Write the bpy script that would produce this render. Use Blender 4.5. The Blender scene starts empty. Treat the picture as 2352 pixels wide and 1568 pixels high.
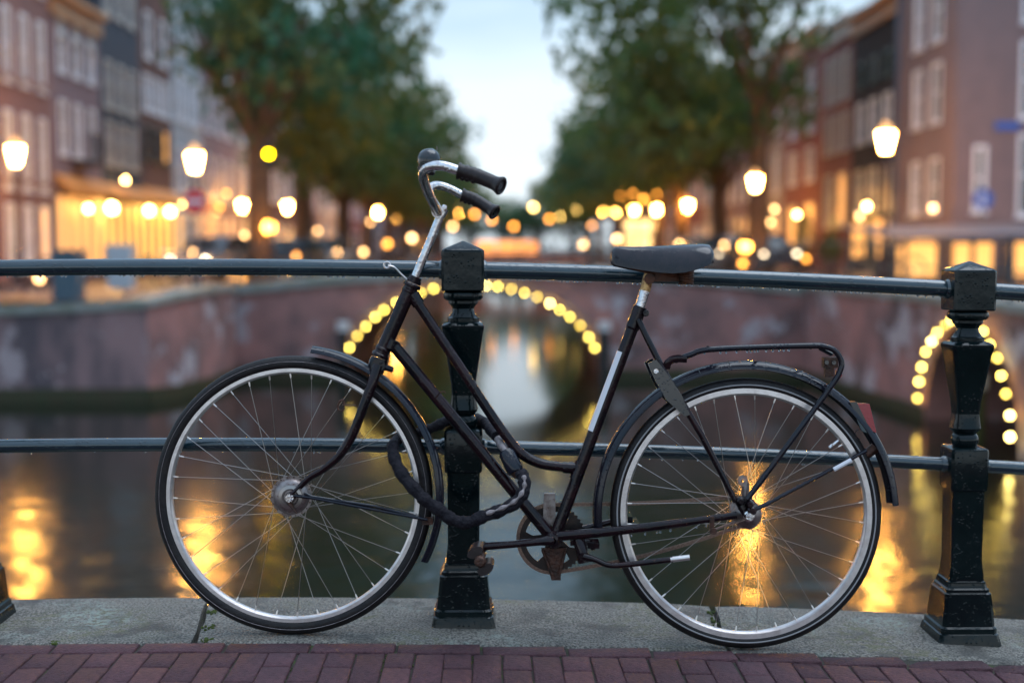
import bpy, bmesh, math, random
import numpy as np
from mathutils import Vector, Matrix
R = math.radians
rnd = random.Random(7)
C = bpy.context.scene.collection
S = bpy.context.scene

# ------------------------------------------------------------------ camera, world, sun
TH = R(4.18); CAMZ = 0.984; FPX = 2900.0; CX = 1176.0; CY = 784.0
cam = bpy.data.cameras.new('camera'); camo = bpy.data.objects.new('camera', cam); C.objects.link(camo)
camo.location = (0, 0, CAMZ); camo.rotation_euler = (R(90) - TH, 0, 0)
cam.sensor_width = 36.0; cam.lens = 36.0 * FPX / 2352.0
cam.clip_start = 0.05; cam.clip_end = 2000
cam.dof.use_dof = True; cam.dof.focus_distance = 3.2; cam.dof.aperture_fstop = 1.28
S.camera = camo
SUN_EL, SUN_ROT = R(71), R(68)
w = bpy.data.worlds.new('World'); S.world = w; w.use_nodes = True
nt = w.node_tree; nt.nodes.clear()
def N(t, **k):
    n = nt.nodes.new(t)
    for a, b in k.items(): setattr(n, a, b)
    return n
out = N('ShaderNodeOutputWorld'); bg = N('ShaderNodeBackground'); bg.inputs[1].default_value = 1.0
sky = N('ShaderNodeTexSky', sky_type='NISHITA'); sky.sun_disc = False; sky.sun_elevation = SUN_EL; sky.sun_rotation = SUN_ROT
bgs = N('ShaderNodeBackground'); bgs.inputs[1].default_value = 0.05
nt.links.new(sky.outputs[0], bgs.inputs[0])
tc = N('ShaderNodeTexCoord'); sep = N('ShaderNodeSeparateXYZ'); nt.links.new(tc.outputs['Generated'], sep.inputs[0])
# overcast dusk cloud deck: pale near the horizon, deeper blue overhead
ramp = N('ShaderNodeValToRGB'); cr = ramp.color_ramp
cr.elements[0].position = 0.0; cr.elements[0].color = (.40, .46, .50, 1)
cr.elements[1].position = 1.0; cr.elements[1].color = (.35, .47, .64, 1)
for p, c in ((.04, (.48, .535, .575, 1)), (.13, (.44, .51, .57, 1)), (.21, (.21, .32, .42, 1)), (.34, (.22, .34, .47, 1)), (.6, (.30, .42, .57, 1))):
    e = cr.elements.new(p); e.color = c
mp = N('ShaderNodeMapping'); mp.inputs['Scale'].default_value = (2.2, 2.2, 11)
nz = N('ShaderNodeTexNoise'); nz.inputs['Scale'].default_value = 1.6; nz.inputs['Detail'].default_value = 4; nz.inputs['Roughness'].default_value = .5
nt.links.new(tc.outputs['Generated'], mp.inputs[0]); nt.links.new(mp.outputs[0], nz.inputs[0])
mth = N('ShaderNodeMath', operation='MULTIPLY_ADD'); mth.inputs[1].default_value = .13; mth.inputs[2].default_value = -.065
nt.links.new(nz.outputs[0], mth.inputs[0])
ad = N('ShaderNodeMath', operation='ADD'); nt.links.new(sep.outputs[2], ad.inputs[0]); nt.links.new(mth.outputs[0], ad.inputs[1])
nt.links.new(ad.outputs[0], ramp.inputs[0]); nt.links.new(ramp.outputs[0], bg.inputs[0])
mix = N('ShaderNodeMixShader'); mix.inputs[0].default_value = .9
nt.links.new(bgs.outputs[0], mix.inputs[1]); nt.links.new(bg.outputs[0], mix.inputs[2]); nt.links.new(mix.outputs[0], out.inputs[0])
sl = bpy.data.lights.new('sun', 'SUN'); sl.energy = .8; sl.angle = R(50); sl.color = (.86, .93, 1)
so = bpy.data.objects.new('sun', sl); C.objects.link(so)
sd = Vector((.30, .12, .95)).normalized(); so.rotation_euler = sd.to_track_quat('Z', 'Y').to_euler()
S.view_settings.view_transform = 'Standard'; S.view_settings.look = 'None'
S.view_settings.exposure = 1.2; S.view_settings.gamma = 1.0; S.view_settings.use_curve_mapping = False
S.cycles.max_bounces = 8; S.cycles.caustics_reflective = True; S.cycles.sample_clamp_indirect = 12
S.cycles.use_denoising = True

# ------------------------------------------------------------------ pixel (2352 wide) -> world helpers
FW = Vector((0, math.cos(TH), -math.sin(TH))); UPV = Vector((0, math.sin(TH), math.cos(TH))); CAM = Vector((0, 0, CAMZ))
def ray(px, py): return FW + Vector((1, 0, 0)) * ((px - CX) / FPX) + UPV * ((CY - py) / FPX)
def onY(px, py, Y): d = ray(px, py); return CAM + d * (Y / d.y)
def onZ(px, py, z): d = ray(px, py); return CAM + d * ((z - CAMZ) / d.z)
def zat(py, Y): return onY(CX, py, Y).z

# ------------------------------------------------------------------ materials
MATS = {}
def mat(name, col, rough=.5, metal=0., col2=None, nscale=6., lo=.4, hi=.65, bump=0., bscale=60., drops=0., dscale=150., coat=0., rand=0.,
        emit=None, es=0., stretch=(1, 1, 1), rust=None, rthr=.62, rscale=30., transl=0., rough2=None, spec=.5):
    if name in MATS: return MATS[name]
    m = bpy.data.materials.new(name); m.use_nodes = True; t = m.node_tree; b = t.nodes['Principled BSDF']; L = t.links.new
    def n(ty, **k):
        x = t.nodes.new(ty)
        for a, c in k.items(): setattr(x, a, c)
        return x
    b.inputs['Base Color'].default_value = (*col, 1); b.inputs['Roughness'].default_value = rough; b.inputs['Metallic'].default_value = metal
    b.inputs['Coat Weight'].default_value = coat; b.inputs['Specular IOR Level'].default_value = spec; b.inputs['Coat Roughness'].default_value = .08
    tcn = n('ShaderNodeTexCoord'); mpn = n('ShaderNodeMapping'); mpn.inputs['Scale'].default_value = stretch
    L(tcn.outputs['Object'], mpn.inputs[0])
    csock = None
    if col2:
        a = n('ShaderNodeTexNoise'); a.inputs['Scale'].default_value = nscale; a.inputs['Detail'].default_value = 6; a.inputs['Roughness'].default_value = .62
        L(mpn.outputs[0], a.inputs[0])
        r = n('ShaderNodeMapRange'); r.inputs[1].default_value = lo; r.inputs[2].default_value = hi; L(a.outputs[0], r.inputs[0])
        mx = n('ShaderNodeMix', data_type='RGBA'); mx.inputs[6].default_value = (*col, 1); mx.inputs[7].default_value = (*col2, 1)
        L(r.outputs[0], mx.inputs[0]); csock = mx.outputs[2]
        if rough2 is not None:
            rr = n('ShaderNodeMapRange'); rr.inputs[3].default_value = rough; rr.inputs[4].default_value = rough2
            L(r.outputs[0], rr.inputs[0]); L(rr.outputs[0], b.inputs['Roughness'])
    if rust:
        a = n('ShaderNodeTexNoise'); a.inputs['Scale'].default_value = rscale; a.inputs['Detail'].default_value = 7; a.inputs['Roughness'].default_value = .7
        L(tcn.outputs['Object'], a.inputs[0])
        r = n('ShaderNodeMapRange'); r.inputs[1].default_value = rthr; r.inputs[2].default_value = rthr + .04; L(a.outputs[0], r.inputs[0])
        mx = n('ShaderNodeMix', data_type='RGBA'); mx.inputs[7].default_value = (*rust, 1)
        if csock: L(csock, mx.inputs[6])
        else: mx.inputs[6].default_value = (*col, 1)
        L(r.outputs[0], mx.inputs[0]); csock = mx.outputs[2]
        rr = n('ShaderNodeMapRange'); rr.inputs[3].default_value = rough; rr.inputs[4].default_value = .8
        L(r.outputs[0], rr.inputs[0]); L(rr.outputs[0], b.inputs['Roughness'])
        if metal > 0:
            mm = n('ShaderNodeMapRange'); mm.inputs[3].default_value = metal; mm.inputs[4].default_value = 0
            L(r.outputs[0], mm.inputs[0]); L(mm.outputs[0], b.inputs['Metallic'])
    if rand:
        oi = n('ShaderNodeObjectInfo'); hs = n('ShaderNodeHueSaturation')
        r = n('ShaderNodeMapRange'); r.inputs[3].default_value = 1 - rand; r.inputs[4].default_value = 1 + rand
        L(oi.outputs['Random'], r.inputs[0]); L(r.outputs[0], hs.inputs['Value'])
        if csock: L(csock, hs.inputs['Color'])
        else: hs.inputs['Color'].default_value = (*col, 1)
        csock = hs.outputs[0]
    if csock: L(csock, b.inputs['Base Color'])
    nsock = None
    if bump:
        a = n('ShaderNodeTexNoise'); a.inputs['Scale'].default_value = bscale; a.inputs['Detail'].default_value = 5
        L(mpn.outputs[0], a.inputs[0]); bn = n('ShaderNodeBump'); bn.inputs['Strength'].default_value = bump; bn.inputs['Distance'].default_value = .01
        L(a.outputs[0], bn.inputs['Height']); nsock = bn.outputs[0]
    if drops:
        v = n('ShaderNodeTexVoronoi'); v.inputs['Scale'].default_value = dscale; L(tcn.outputs['Object'], v.inputs[0])
        r = n('ShaderNodeMapRange'); r.interpolation_type = 'SMOOTHSTEP'; r.inputs[1].default_value = .42; r.inputs[2].default_value = .1
        L(v.outputs['Distance'], r.inputs[0])
        ns = n('ShaderNodeTexNoise'); ns.inputs['Scale'].default_value = dscale * .35; L(tcn.outputs['Object'], ns.inputs[0])
        st = n('ShaderNodeMapRange'); st.inputs[1].default_value = .51; st.inputs[2].default_value = .57; L(ns.outputs[0], st.inputs[0])
        mu = n('ShaderNodeMath', operation='MULTIPLY'); L(r.outputs[0], mu.inputs[0]); L(st.outputs[0], mu.inputs[1])
        bn = n('ShaderNodeBump'); bn.inputs['Strength'].default_value = drops; bn.inputs['Distance'].default_value = .003
        L(mu.outputs[0], bn.inputs['Height'])
        if nsock: L(nsock, bn.inputs['Normal'])
        nsock = bn.outputs[0]
    if nsock: L(nsock, b.inputs['Normal'])
    if emit:
        b.inputs['Emission Color'].default_value = (*emit, 1); b.inputs['Emission Strength'].default_value = es
    if transl:
        tr = n('ShaderNodeBsdfTranslucent'); ms = n('ShaderNodeMixShader'); ms.inputs[0].default_value = transl
        if csock: L(csock, tr.inputs[0])
        else: tr.inputs[0].default_value = (*col, 1)
        L(b.outputs[0], ms.inputs[1]); L(tr.outputs[0], ms.inputs[2]); L(ms.outputs[0], t.nodes['Material Output'].inputs[0])
    MATS[name] = m
    return m

IRON = mat('wet green black iron paint', (.0015, .0055, .0065), .11, 0, (.004, .010, .011), 9, bump=.12, bscale=22, drops=.25, dscale=120, rust=(.16, .05, .02), rthr=.69, rscale=26, spec=.3)
RAILM = mat('wet rail paint', (.004, .020, .030), .2, 0, (.008, .030, .042), 9, bump=.08, bscale=30, drops=1., dscale=125, coat=1., rust=(.20, .055, .025), rthr=.69, rscale=16)
FRAME = mat('worn dark brown frame paint', (.005, .003, .005), .12, 0, (.022, .007, .009), 14, bump=.05, bscale=120, drops=.35, dscale=150, rust=(.10, .035, .018), rthr=.67, rscale=45, spec=.32)
FENDER = mat('wet blue black fender paint', (.006, .008, .016), .14, 0, (.014, .010, .014), 12, drops=.4, dscale=140, coat=.1, rust=(.16, .07, .03), rthr=.68, rscale=30, spec=.35)
CHROME = mat('pitted chrome', (.75, .72, .72), .16, 1., (.55, .45, .42), 60, lo=.45, hi=.7, bump=.1, bscale=200, drops=.5, rust=(.22, .08, .03), rthr=.66, rscale=70, rough2=.4)
ALU = mat('dull aluminium rim', (.78, .72, .70), .3, .8, (.62, .55, .53), 30, bump=.05, bscale=200)
STEEL = mat('spoke steel', (.36, .32, .30), .3, 1.)
HUBM = mat('dull hub alloy', (.30, .26, .25), .38, .9, (.16, .12, .11), 50, rust=(.12, .05, .03), rthr=.6, rscale=60)
NIPPLE = mat('nipple brass', (.85, .75, .68), .3, .7)
RUSTY = mat('rusted steel', (.085, .032, .018), .5, .3, (.03, .016, .012), 60, bump=.4, bscale=150)
SPRM = mat('bright rusted spring', (.12, .038, .015), .55, .3, (.035, .014, .008), 40)
RUSTPOST = mat('rusty seat post', (.62, .36, .14), .35, .6, (.22, .09, .03), 90, lo=.45, hi=.62, bump=.15, bscale=120)
RUBBER = mat('black tyre rubber', (.008, .006, .007), .5, 0, (.018, .013, .012), 30, bump=.25, bscale=160, spec=.3)
RUBBER_GRIP = mat('dark plastic grip', (.016, .009, .009), .38, 0, (.026, .016, .016), 40, bump=.1, bscale=200, spec=.35)
BLACKP = mat('black gloss plastic', (.008, .008, .011), .12, 0, coat=.5, drops=.5)
LEATHER = mat('wet black saddle cover', (.012, .009, .013), .2, 0, (.024, .016, .019), 30, bump=.03, bscale=100, drops=.2, dscale=110, coat=.25, spec=.35)
SLEEVE = mat('black fabric sleeve', (.008, .007, .011), .7, 0, (.018, .015, .02), 60, bump=.8, bscale=70, spec=.2)
GREYTAPE = mat('worn grey patches', (.30, .25, .25), .45, .2, (.12, .10, .1), 60)
WHITE = mat('white reflective strip', (.72, .70, .74), .35)
REDREF = mat('red reflector', (.30, .008, .015), .12, 0, coat=.8, bump=.3, bscale=300)
CHAINM = mat('rusty chain', (.26, .17, .13), .35, .7, (.10, .06, .05), 200)
RINGM = mat('oily chainring', (.016, .011, .010), .4, .3, (.04, .02, .014), 50)
STONE = mat('rough granite kerb', (.25, .228, .195), .75, 0, (.045, .042, .037), 170, lo=.40, hi=.60, bump=1., bscale=110)
BRICKP = mat('purple paving brick', (.092, .038, .046), .60, 0, (.045, .019, .025), 55, lo=.35, hi=.7, bump=.7, bscale=150, rand=.2, spec=.25)
JOINT = mat('dark sandy joint', (.045, .04, .03), .9, 0, (.05, .07, .015), 14, lo=.55, hi=.62, bump=1, bscale=200)
MOSS = mat('moss', (.075, .10, .012), .9, 0, (.04, .06, .01), 60, bump=1, bscale=200)
DROP = mat('water drop', (.55, .6, .65), .02, 0, coat=1.)
DROP.node_tree.nodes['Principled BSDF'].inputs['Transmission Weight'].default_value = 1.
DROP.node_tree.nodes['Principled BSDF'].inputs['IOR'].default_value = 1.33

# lichen / algae on kerb: patches
def kerb_material():
    t = STONE.node_tree; b = t.nodes['Principled BSDF']; L = t.links.new
    src = b.inputs['Base Color'].links[0].from_socket
    tcn = [x for x in t.nodes if x.type == 'TEX_COORD'][0]
    def lay(src, col, sc, lo, hi, s2, fac):
        a = t.nodes.new('ShaderNodeTexNoise'); a.inputs['Scale'].default_value = sc; a.inputs['Detail'].default_value = 3; L(tcn.outputs['Object'], a.inputs[0])
        a2 = t.nodes.new('ShaderNodeTexNoise'); a2.inputs['Scale'].default_value = s2; a2.inputs['Detail'].default_value = 5; L(tcn.outputs['Object'], a2.inputs[0])
        r = t.nodes.new('ShaderNodeMapRange'); r.inputs[1].default_value = lo; r.inputs[2].default_value = hi; r.inputs[4].default_value = fac; L(a.outputs[0], r.inputs[0])
        r2 = t.nodes.new('ShaderNodeMapRange'); r2.inputs[1].default_value = .45; r2.inputs[2].default_value = .56; L(a2.outputs[0], r2.inputs[0])
        mu = t.nodes.new('ShaderNodeMath'); mu.operation = 'MULTIPLY'; L(r.outputs[0], mu.inputs[0]); L(r2.outputs[0], mu.inputs[1])
        mx = t.nodes.new('ShaderNodeMix'); mx.data_type = 'RGBA'; mx.inputs[7].default_value = (*col, 1); L(src, mx.inputs[6]); L(mu.outputs[0], mx.inputs[0])
        return mx.outputs[2]
    s = lay(src, (.10, .10, .035), 3.1, .52, .64, 40, .6)
    s = lay(s, (.27, .33, .29), 2.3, .57, .66, 60, .7)
    s = lay(s, (.05, .045, .04), 4.2, .48, .62, 14, .7)
    L(s, b.inputs['Base Color'])
kerb_material()

# ------------------------------------------------------------------ mesh builder
class MB:
    def __init__(s): s.v = []; s.f = []
    def add(s, vs, fs):
        o = len(s.v); s.v += [tuple(p) for p in vs]; s.f += [tuple(i + o for i in f) for f in fs]; return s
    def box(s, c, d, rot=None):
        M = rot or Matrix.Identity(3); vs = []
        for x in (-.5, .5):
            for y in (-.5, .5):
                for z in (-.5, .5): vs.append(Vector(c) + M @ Vector((x * d[0], y * d[1], z * d[2])))
        return s.add(vs, [(0, 1, 3, 2), (4, 6, 7, 5), (0, 4, 5, 1), (2, 3, 7, 6), (0, 2, 6, 4), (1, 5, 7, 3)])
    def b2(s, a, b): return s.box([(a[i] + b[i]) / 2 for i in range(3)], [abs(b[i] - a[i]) for i in range(3)])
    def loft(s, rings, closed=True, caps=True):
        n = len(rings[0]); vs = [p for r in rings for p in r]; fs = []
        for i in range(len(rings) - 1):
            for j in range(n if closed else n - 1):
                k = (j + 1) % n
                fs.append((i * n + j, i * n + k, (i + 1) * n + k, (i + 1) * n + j))
        if caps and closed:
            fs.append(tuple(range(n))[::-1]); fs.append(tuple((len(rings) - 1) * n + j for j in range(n)))
        return s.add(vs, fs)
    def tube(s, pts, r, n=12, caps=True, flat=None):
        pts = [Vector(p) for p in pts]; m = len(pts); rs = r if isinstance(r, (list, tuple)) else [r] * m
        T = []
        for i in range(m):
            a = pts[max(0, i - 1)]; b = pts[min(m - 1, i + 1)]; T.append((b - a).normalized())
        up = Vector((0, 0, 1)) if abs(T[0].z) < .9 else Vector((0, 1, 0))
        nn = T[0].cross(up).normalized(); rings = []
        for i in range(m):
            nn = (nn - T[i] * nn.dot(T[i])).normalized(); bb = T[i].cross(nn)
            f = flat or (1, 1)
            rings.append([pts[i] + (nn * math.cos(2 * math.pi * j / n) * f[0] + bb * math.sin(2 * math.pi * j / n) * f[1]) * rs[i] for j in range(n)])
        return s.loft(rings, True, caps)
    def ball(s, c, r, n=10, m=6, sc=(1, 1, 1)):
        rings = []
        for i in range(m + 1):
            a = math.pi * i / m; a = min(max(a, .02), math.pi - .02)
            rings.append([Vector(c) + Vector((math.cos(2 * math.pi * j / n) * math.sin(a) * r * sc[0], math.sin(2 * math.pi * j / n) * math.sin(a) * r * sc[1], math.cos(a) * r * sc[2])) for j in range(n)])
        return s.loft(rings)
    def lathe(s, c, prof, U, V, W, n=48, a0=0, a1=2 * math.pi, closedprof=True):
        # prof: (r, w) ; axis W through c
        full = abs(a1 - a0 - 2 * math.pi) < 1e-6; k = n if full else n + 1; rings = []
        for i in range(k):
            a = a0 + (a1 - a0) * i / n; d = U * math.cos(a) + V * math.sin(a)
            rings.append([Vector(c) + d * p[0] + W * p[1] for p in prof])
        if full: rings.append(rings[0])
        return s.loft(rings, closedprof, not full and closedprof)

def rootloc(p):
    while p is not None and p.parent is not None: p = p.parent
    return Vector(p.location) if p is not None else Vector((0, 0, 0))
def setp(o, label=None, cat=None, group=None, kind=None):
    if label: o['label'] = label
    if cat: o['category'] = cat
    if group: o['group'] = group
    if kind: o['kind'] = kind
    return o
def mesh(name, mb, m, angle=38, smooth=True):
    me = bpy.data.meshes.new(name); me.from_pydata([tuple(v) for v in mb.v], [], mb.f); me.materials.append(m)
    if smooth:
        me.polygons.foreach_set('use_smooth', [True] * len(me.polygons))
    bm = bmesh.new(); bm.from_mesh(me); bmesh.ops.remove_doubles(bm, verts=bm.verts, dist=1e-6); bmesh.ops.recalc_face_normals(bm, faces=bm.faces); bm.to_mesh(me); bm.free()
    if smooth: me.set_sharp_from_angle(angle=R(angle))
    return me
def obj(name, mb, m, parent=None, origin=None, label=None, cat=None, group=None, kind=None, angle=38, smooth=True):
    L = rootloc(parent) if parent is not None else Vector(origin or (0, 0, 0))
    q = MB(); q.v = [(v[0] - L.x, v[1] - L.y, v[2] - L.z) for v in mb.v]; q.f = mb.f
    o = bpy.data.objects.new(name, mesh(name, q, m, angle, smooth)); C.objects.link(o)
    if parent is not None: o.parent = parent
    else: o.location = L
    return setp(o, label, cat, group, kind)
def thing(name, loc, label, cat, group=None, rz=0):
    o = bpy.data.objects.new(name, None); C.objects.link(o); o.location = loc; o.rotation_euler = (0, 0, rz); o.empty_display_size = .1
    return setp(o, label, cat, group)
def inst(name, me, parent, loc=(0, 0, 0), rot=None, sc=None):
    o = bpy.data.objects.new(name, me); C.objects.link(o); o.parent = parent; o.location = loc
    if rot is not None: o.rotation_euler = rot
    if sc is not None: o.scale = sc
    return o
def dup(o, loc=None, rz=None, label=None, parent=None):
    c = o.copy(); C.objects.link(c); c.parent = parent
    if loc is not None: c.location = loc
    if rz is not None: c.rotation_euler[2] = rz
    if label: c['label'] = label
    for ch in list(o.children): dup(ch, parent=c)
    return c
def spline(pts, k=6):
    # Catmull-Rom through the points
    P = [Vector(p) for p in pts]; P = [P[0] * 2 - P[1]] + P + [P[-1] * 2 - P[-2]]; out = []
    for i in range(1, len(P) - 2):
        for j in range(k):
            t = j / k; a, b, c, d = P[i - 1], P[i], P[i + 1], P[i + 2]
            out.append(.5 * ((2 * b) + (c - a) * t + (2 * a - 5 * b + 4 * c - d) * t * t + (3 * b - a - 3 * c + d) * t ** 3))
    out.append(P[-2]); return out

# ------------------------------------------------------------------ bridge deck we stand on
YAW = R(1.0); O0 = Vector((-.75, 3.108, 0)); DS = Vector((math.cos(YAW), math.sin(YAW), 0)); DT = Vector((-math.sin(YAW), math.cos(YAW), 0))
def g(x): return -.0137 * (x + .9) ** 2
def deck(s, t, h=0): p = O0 + DS * s + DT * t; p.z = g(p.x) + h; return p
KW = .42

def warp_box(s0, s1, t0, t1, h0, h1, ns, bev=.004, jit=0., skew=0.):
    """bevelled slab following the deck's curve"""
    m = MB(); rings = []
    ss = [s0 + (s1 - s0) * i / ns for i in range(ns + 1)]
    ss = [s0, s0 + bev] + ss[1:-1] + [s1 - bev, s1]
    for i, s_ in enumerate(ss):
        e = bev if i in (0, len(ss) - 1) else 0
        prof = [(t0, h0), (t0, h1 - bev - e), (t0 + bev, h1 - e), (t1 - bev, h1 - e), (t1, h1 - bev - e), (t1, h0)]
        k = len(prof)
        mid = []
        for (t_, h_) in prof: mid.append(deck(s_ + (skew * (t_ - t0) / (t1 - t0)), t_, h_))
        rings.append(mid)
    m.loft(rings); return m

kerb = thing('kerb', tuple(O0), None, None); kerb['kind'] = 'structure'
joint_s = [-2.66, -1.07 - .28, .6, 1.95, 3.2]
# slab joints read off the photograph
jl = onZ(483, 1425, 0); jr = onZ(1632, 1420, g(.5))
js = [(Vector((jl.x, jl.y, 0)) - O0).dot(DS), (Vector((jr.x, jr.y, 0)) - O0).dot(DS)]
edges = [js[0] - 2.6, js[0] - 1.28, js[0], js[1], js[1] + 1.28, js[1] + 2.6]
for i in range(5):
    sk = .05 if i in (2,) else 0
    m = MB(); a, b = edges[i] + .007, edges[i + 1] - .007; ns = 14
    # gap edges slightly slanted as in the photo
    rings = []
    for k in range(ns + 1):
        f = k / ns; r_ = []
        for (t_, h_) in ((.0, -.3), (.0, -.006), (.007, 0), (.1, .0005), (.2, -.0005), (.3, .0008), (KW - .008, 0), (KW, -.007), (KW, -.3)):
            sl_ = {2: -.055, 3: .03}.get(i, 0) * (t_ / KW) * (1 - f) + {1: -.055, 2: .03}.get(i, 0) * (t_ / KW) * f
            wob = .003 * math.sin(i * 3 + t_ * 40 + k)
            e = -.004 if k in (0, ns) and h_ > -.1 else 0
            p = deck(a + (b - a) * f + sl_ * -1 * (-1) + (wob if k in (0, ns) else 0), t_ + (rnd.uniform(-.0025, .0025) if t_ in (0., .007) else 0), h_ + e)
            r_.append(p)
        rings.append(r_)
    m.loft(rings)
    obj('kerb_stone', m, STONE, kerb)
# dark filling under the joints
m = MB(); m.loft([[deck(s_, .02, -.3), deck(s_, .02, -.02), deck(s_, KW - .02, -.02), deck(s_, KW - .02, -.3)] for s_ in [edges[0] + i * .2 for i in range(int((edges[-1] - edges[0]) / .2))]])
obj('joint_filling', m, JOINT, kerb)
mm = MB()
for (px, py, n_) in ((490, 1402, 22), (480, 1440, 16), (474, 1468, 16), (1640, 1425, 14), (1700, 1480, 8), (130, 1472, 14), (1636, 1405, 10)):
    c = onZ(px, py, g((px - CX) / 913))
    for i in range(n_):
        q = c + Vector((rnd.gauss(0, .006), rnd.gauss(0, .012), -.002)); mm.ball(q, rnd.uniform(.002, .005), 6, 4)
obj('moss', mm, MOSS, kerb, kind='stuff')

pav = thing('brick_pavement', tuple(deck(0, -.1)), None, None); pav['kind'] = 'structure'
m = MB(); m.loft([[deck(s_, -2.6, -.3), deck(s_, -2.6, -.0065), deck(s_, -.001, -.0065), deck(s_, -.001, -.3)] for s_ in [-3 + i * .25 for i in range(29)]])
obj('sand_bed', m, JOINT, pav)
def brick_mesh(L_, W_, H_, seed):
    r = random.Random(seed); bm = bmesh.new(); bmesh.ops.create_cube(bm, size=1)
    for v in bm.verts: v.co = Vector((v.co.x * (W_ + r.uniform(-.003, .001)), v.co.y * (L_ + r.uniform(-.004, .001)), v.co.z * H_)) + Vector((r.uniform(-.0015, .0015), r.uniform(-.002, .002), 0))
    bmesh.ops.bevel(bm, geom=list(bm.edges), offset=.0028, segments=1, affect='EDGES')
    me = bpy.data.meshes.new('brick'); bm.to_mesh(me); bm.free(); me.materials.append(BRICKP)
    me.polygons.foreach_set('use_smooth', [True] * len(me.polygons)); me.set_sharp_from_angle(angle=R(60)); return me
BRV = [brick_mesh(.2065, .0690, .06, i) for i in range(8)]; BRH = [brick_mesh(.1025, .0690, .06, 40 + i) for i in range(3)]
PL = Vector(pav.location)
def put_brick(me, s_, t_, rot90=False):
    p = deck(s_, t_, -.030 + rnd.uniform(-.0014, .0010)) - PL
    slope = math.atan(-.0137 * 2 * (p.x + PL.x + .9))
    inst('brick', me, pav, p, (rnd.uniform(-.008, .008), -slope + rnd.uniform(-.008, .008), YAW + (math.pi / 2 if rot90 else 0) + rnd.uniform(-.012, .012)))
for i in range(-14, 15): put_brick(BRV[i % 8], i * .2125 + .09 + .75 - .06, -.038, True)
for c_ in range(-36, 40):
    s_ = c_ * .0715 + .75 + .01
    half = c_ % 2 == 0
    y0 = -.078
    if half: put_brick(BRH[c_ % 3], s_, y0 - .05); y0 -= .106
    for k in range(4 if not half else 4):
        put_brick(rnd.choice(BRV), s_ + rnd.uniform(-.0015, .0015), y0 - .1035 - k * .210)
mm = MB()
for i in range(420):
    c_ = rnd.randint(-20, 22); s_ = c_ * .0715 + .75 + .01 + .0357 + rnd.gauss(0, .002); t_ = -.07 - rnd.random() * .3
    if math.sin(c_ * 12.9 + round(t_ * 9) * 4.1) < .35: continue
    mm.ball(deck(s_, t_, -.005), rnd.uniform(.0015, .0035), 5, 3)
obj('joint_moss', mm, MOSS, pav, kind='stuff')

# bridge body under the kerb
BODY = mat('near bridge brick', (.14, .08, .07), .8, 0, (.06, .05, .045), 6, bump=.6, bscale=30)
m = MB(); m.b2((-14, -9, -2.6), (14, 3.0, -.34)); obj('near_bridge', m, BODY, kind='structure')

# ------------------------------------------------------------------ railing with cast iron posts
RT = .215
def post_y(px): x = (px - CX) / 865.; return O0.y + (x - O0.x) * math.sin(YAW) + RT
p1 = deck(0, RT); 
def post_root(px):
    Y = post_y(px); p = onY(px, 1440, Y); return Vector((p.x, Y, g(p.x)))
Yp = post_y(1066); PR1 = post_root(1066)
def zz(y): return zat(y, Yp) - PR1.z
# (y pixel, width pixel, squareness)
PROF = dict(
 base=[(1443, 153, 16), (1436, 153, 16), (1412, 143, 16), (1400, 137, 16), (1398, 130, 16), (1387, 130, 16), (1383, 122, 16)],
 pedestal=[(1383, 122, 16), (1375, 121, 16), (1316, 109, 16), (1311, 109, 16), (1308, 100, 16), (1302, 100, 16), (1299, 92, 16), (1292, 88, 16), (1286, 87, 16), (1284, 80, 16)],
 lower_shaft=[(1284, 80, 16), (1275, 80, 16), (1240, 72, 16), (1100, 74, 16), (1080, 75, 16), (1078, 82, 16)],
 block=[(1078, 84, 16), (1070, 86, 16), (990, 87, 16), (984, 84, 16), (982, 76, 12)],
 turned_ring=[(982, 50, 2), (978, 56, 2), (970, 62, 2), (962, 62, 2), (955, 56, 2), (952, 50, 2), (948, 54, 2), (944, 62, 2.4), (938, 66, 3), (920, 58, 4), (905, 54, 5)],
 baluster=[(905, 54, 5), (880, 56, 7), (760, 92, 9), (752, 97, 9), (745, 97, 8), (740, 88, 5), (738, 76, 3), (737, 70, 2)],
 neck=[(737, 74, 2), (729, 74, 2), (727, 66, 2), (716, 52, 2), (708, 50, 2), (700, 58, 2), (696, 68, 2), (690, 68, 2), (688, 82, 2), (684, 90, 2), (678, 93, 2), (672, 90, 2), (668, 80, 2), (667, 70, 2)],
 head_block=[(667, 92, 16), (664, 96, 20), (580, 97, 20), (577, 97, 16), (574, 94, 14)],
 cap=[(574, 94, 14), (571, 86, 12), (556, 16, 4), (553.5, 4, 2)])
def pring(z, wpx, k, n=48):
    hw = wpx / 2 / 866.; out_ = []
    for j in range(n):
        a = 2 * math.pi * (j + .5) / n; c_, s_ = math.cos(a), math.sin(a)
        r = hw / (abs(c_) ** k + abs(s_) ** k) ** (1 / k); out_.append((r * c_, r * s_, z))
    return out_
rail_root = thing('bridge_railing', tuple(PR1), 'dark green cast iron railing with square topped posts and two round rails, wet with rain', 'railing')
pm = {}
for part, prof in PROF.items():
    m = MB(); prof = [(y, w_, k) for y, w_, k in prof]; m.loft([pring(zz(y), w_, k) for y, w_, k in prof]); pm[part] = mesh(part, m, IRON, 30)
def add_post(px):
    P = post_root(px); 
    b = inst('post', pm['baluster'], rail_root, P - PR1, (0, 0, YAW))
    for part in PROF:
        if part != 'baluster':
            o = bpy.data.objects.new(part, pm[part]); C.objects.link(o); o.parent = b
    return P, b
posts = [add_post(px) for px in (-58, 1066, 2204, 3330)]
def railz(x, zc): return zc + g(x)
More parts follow.
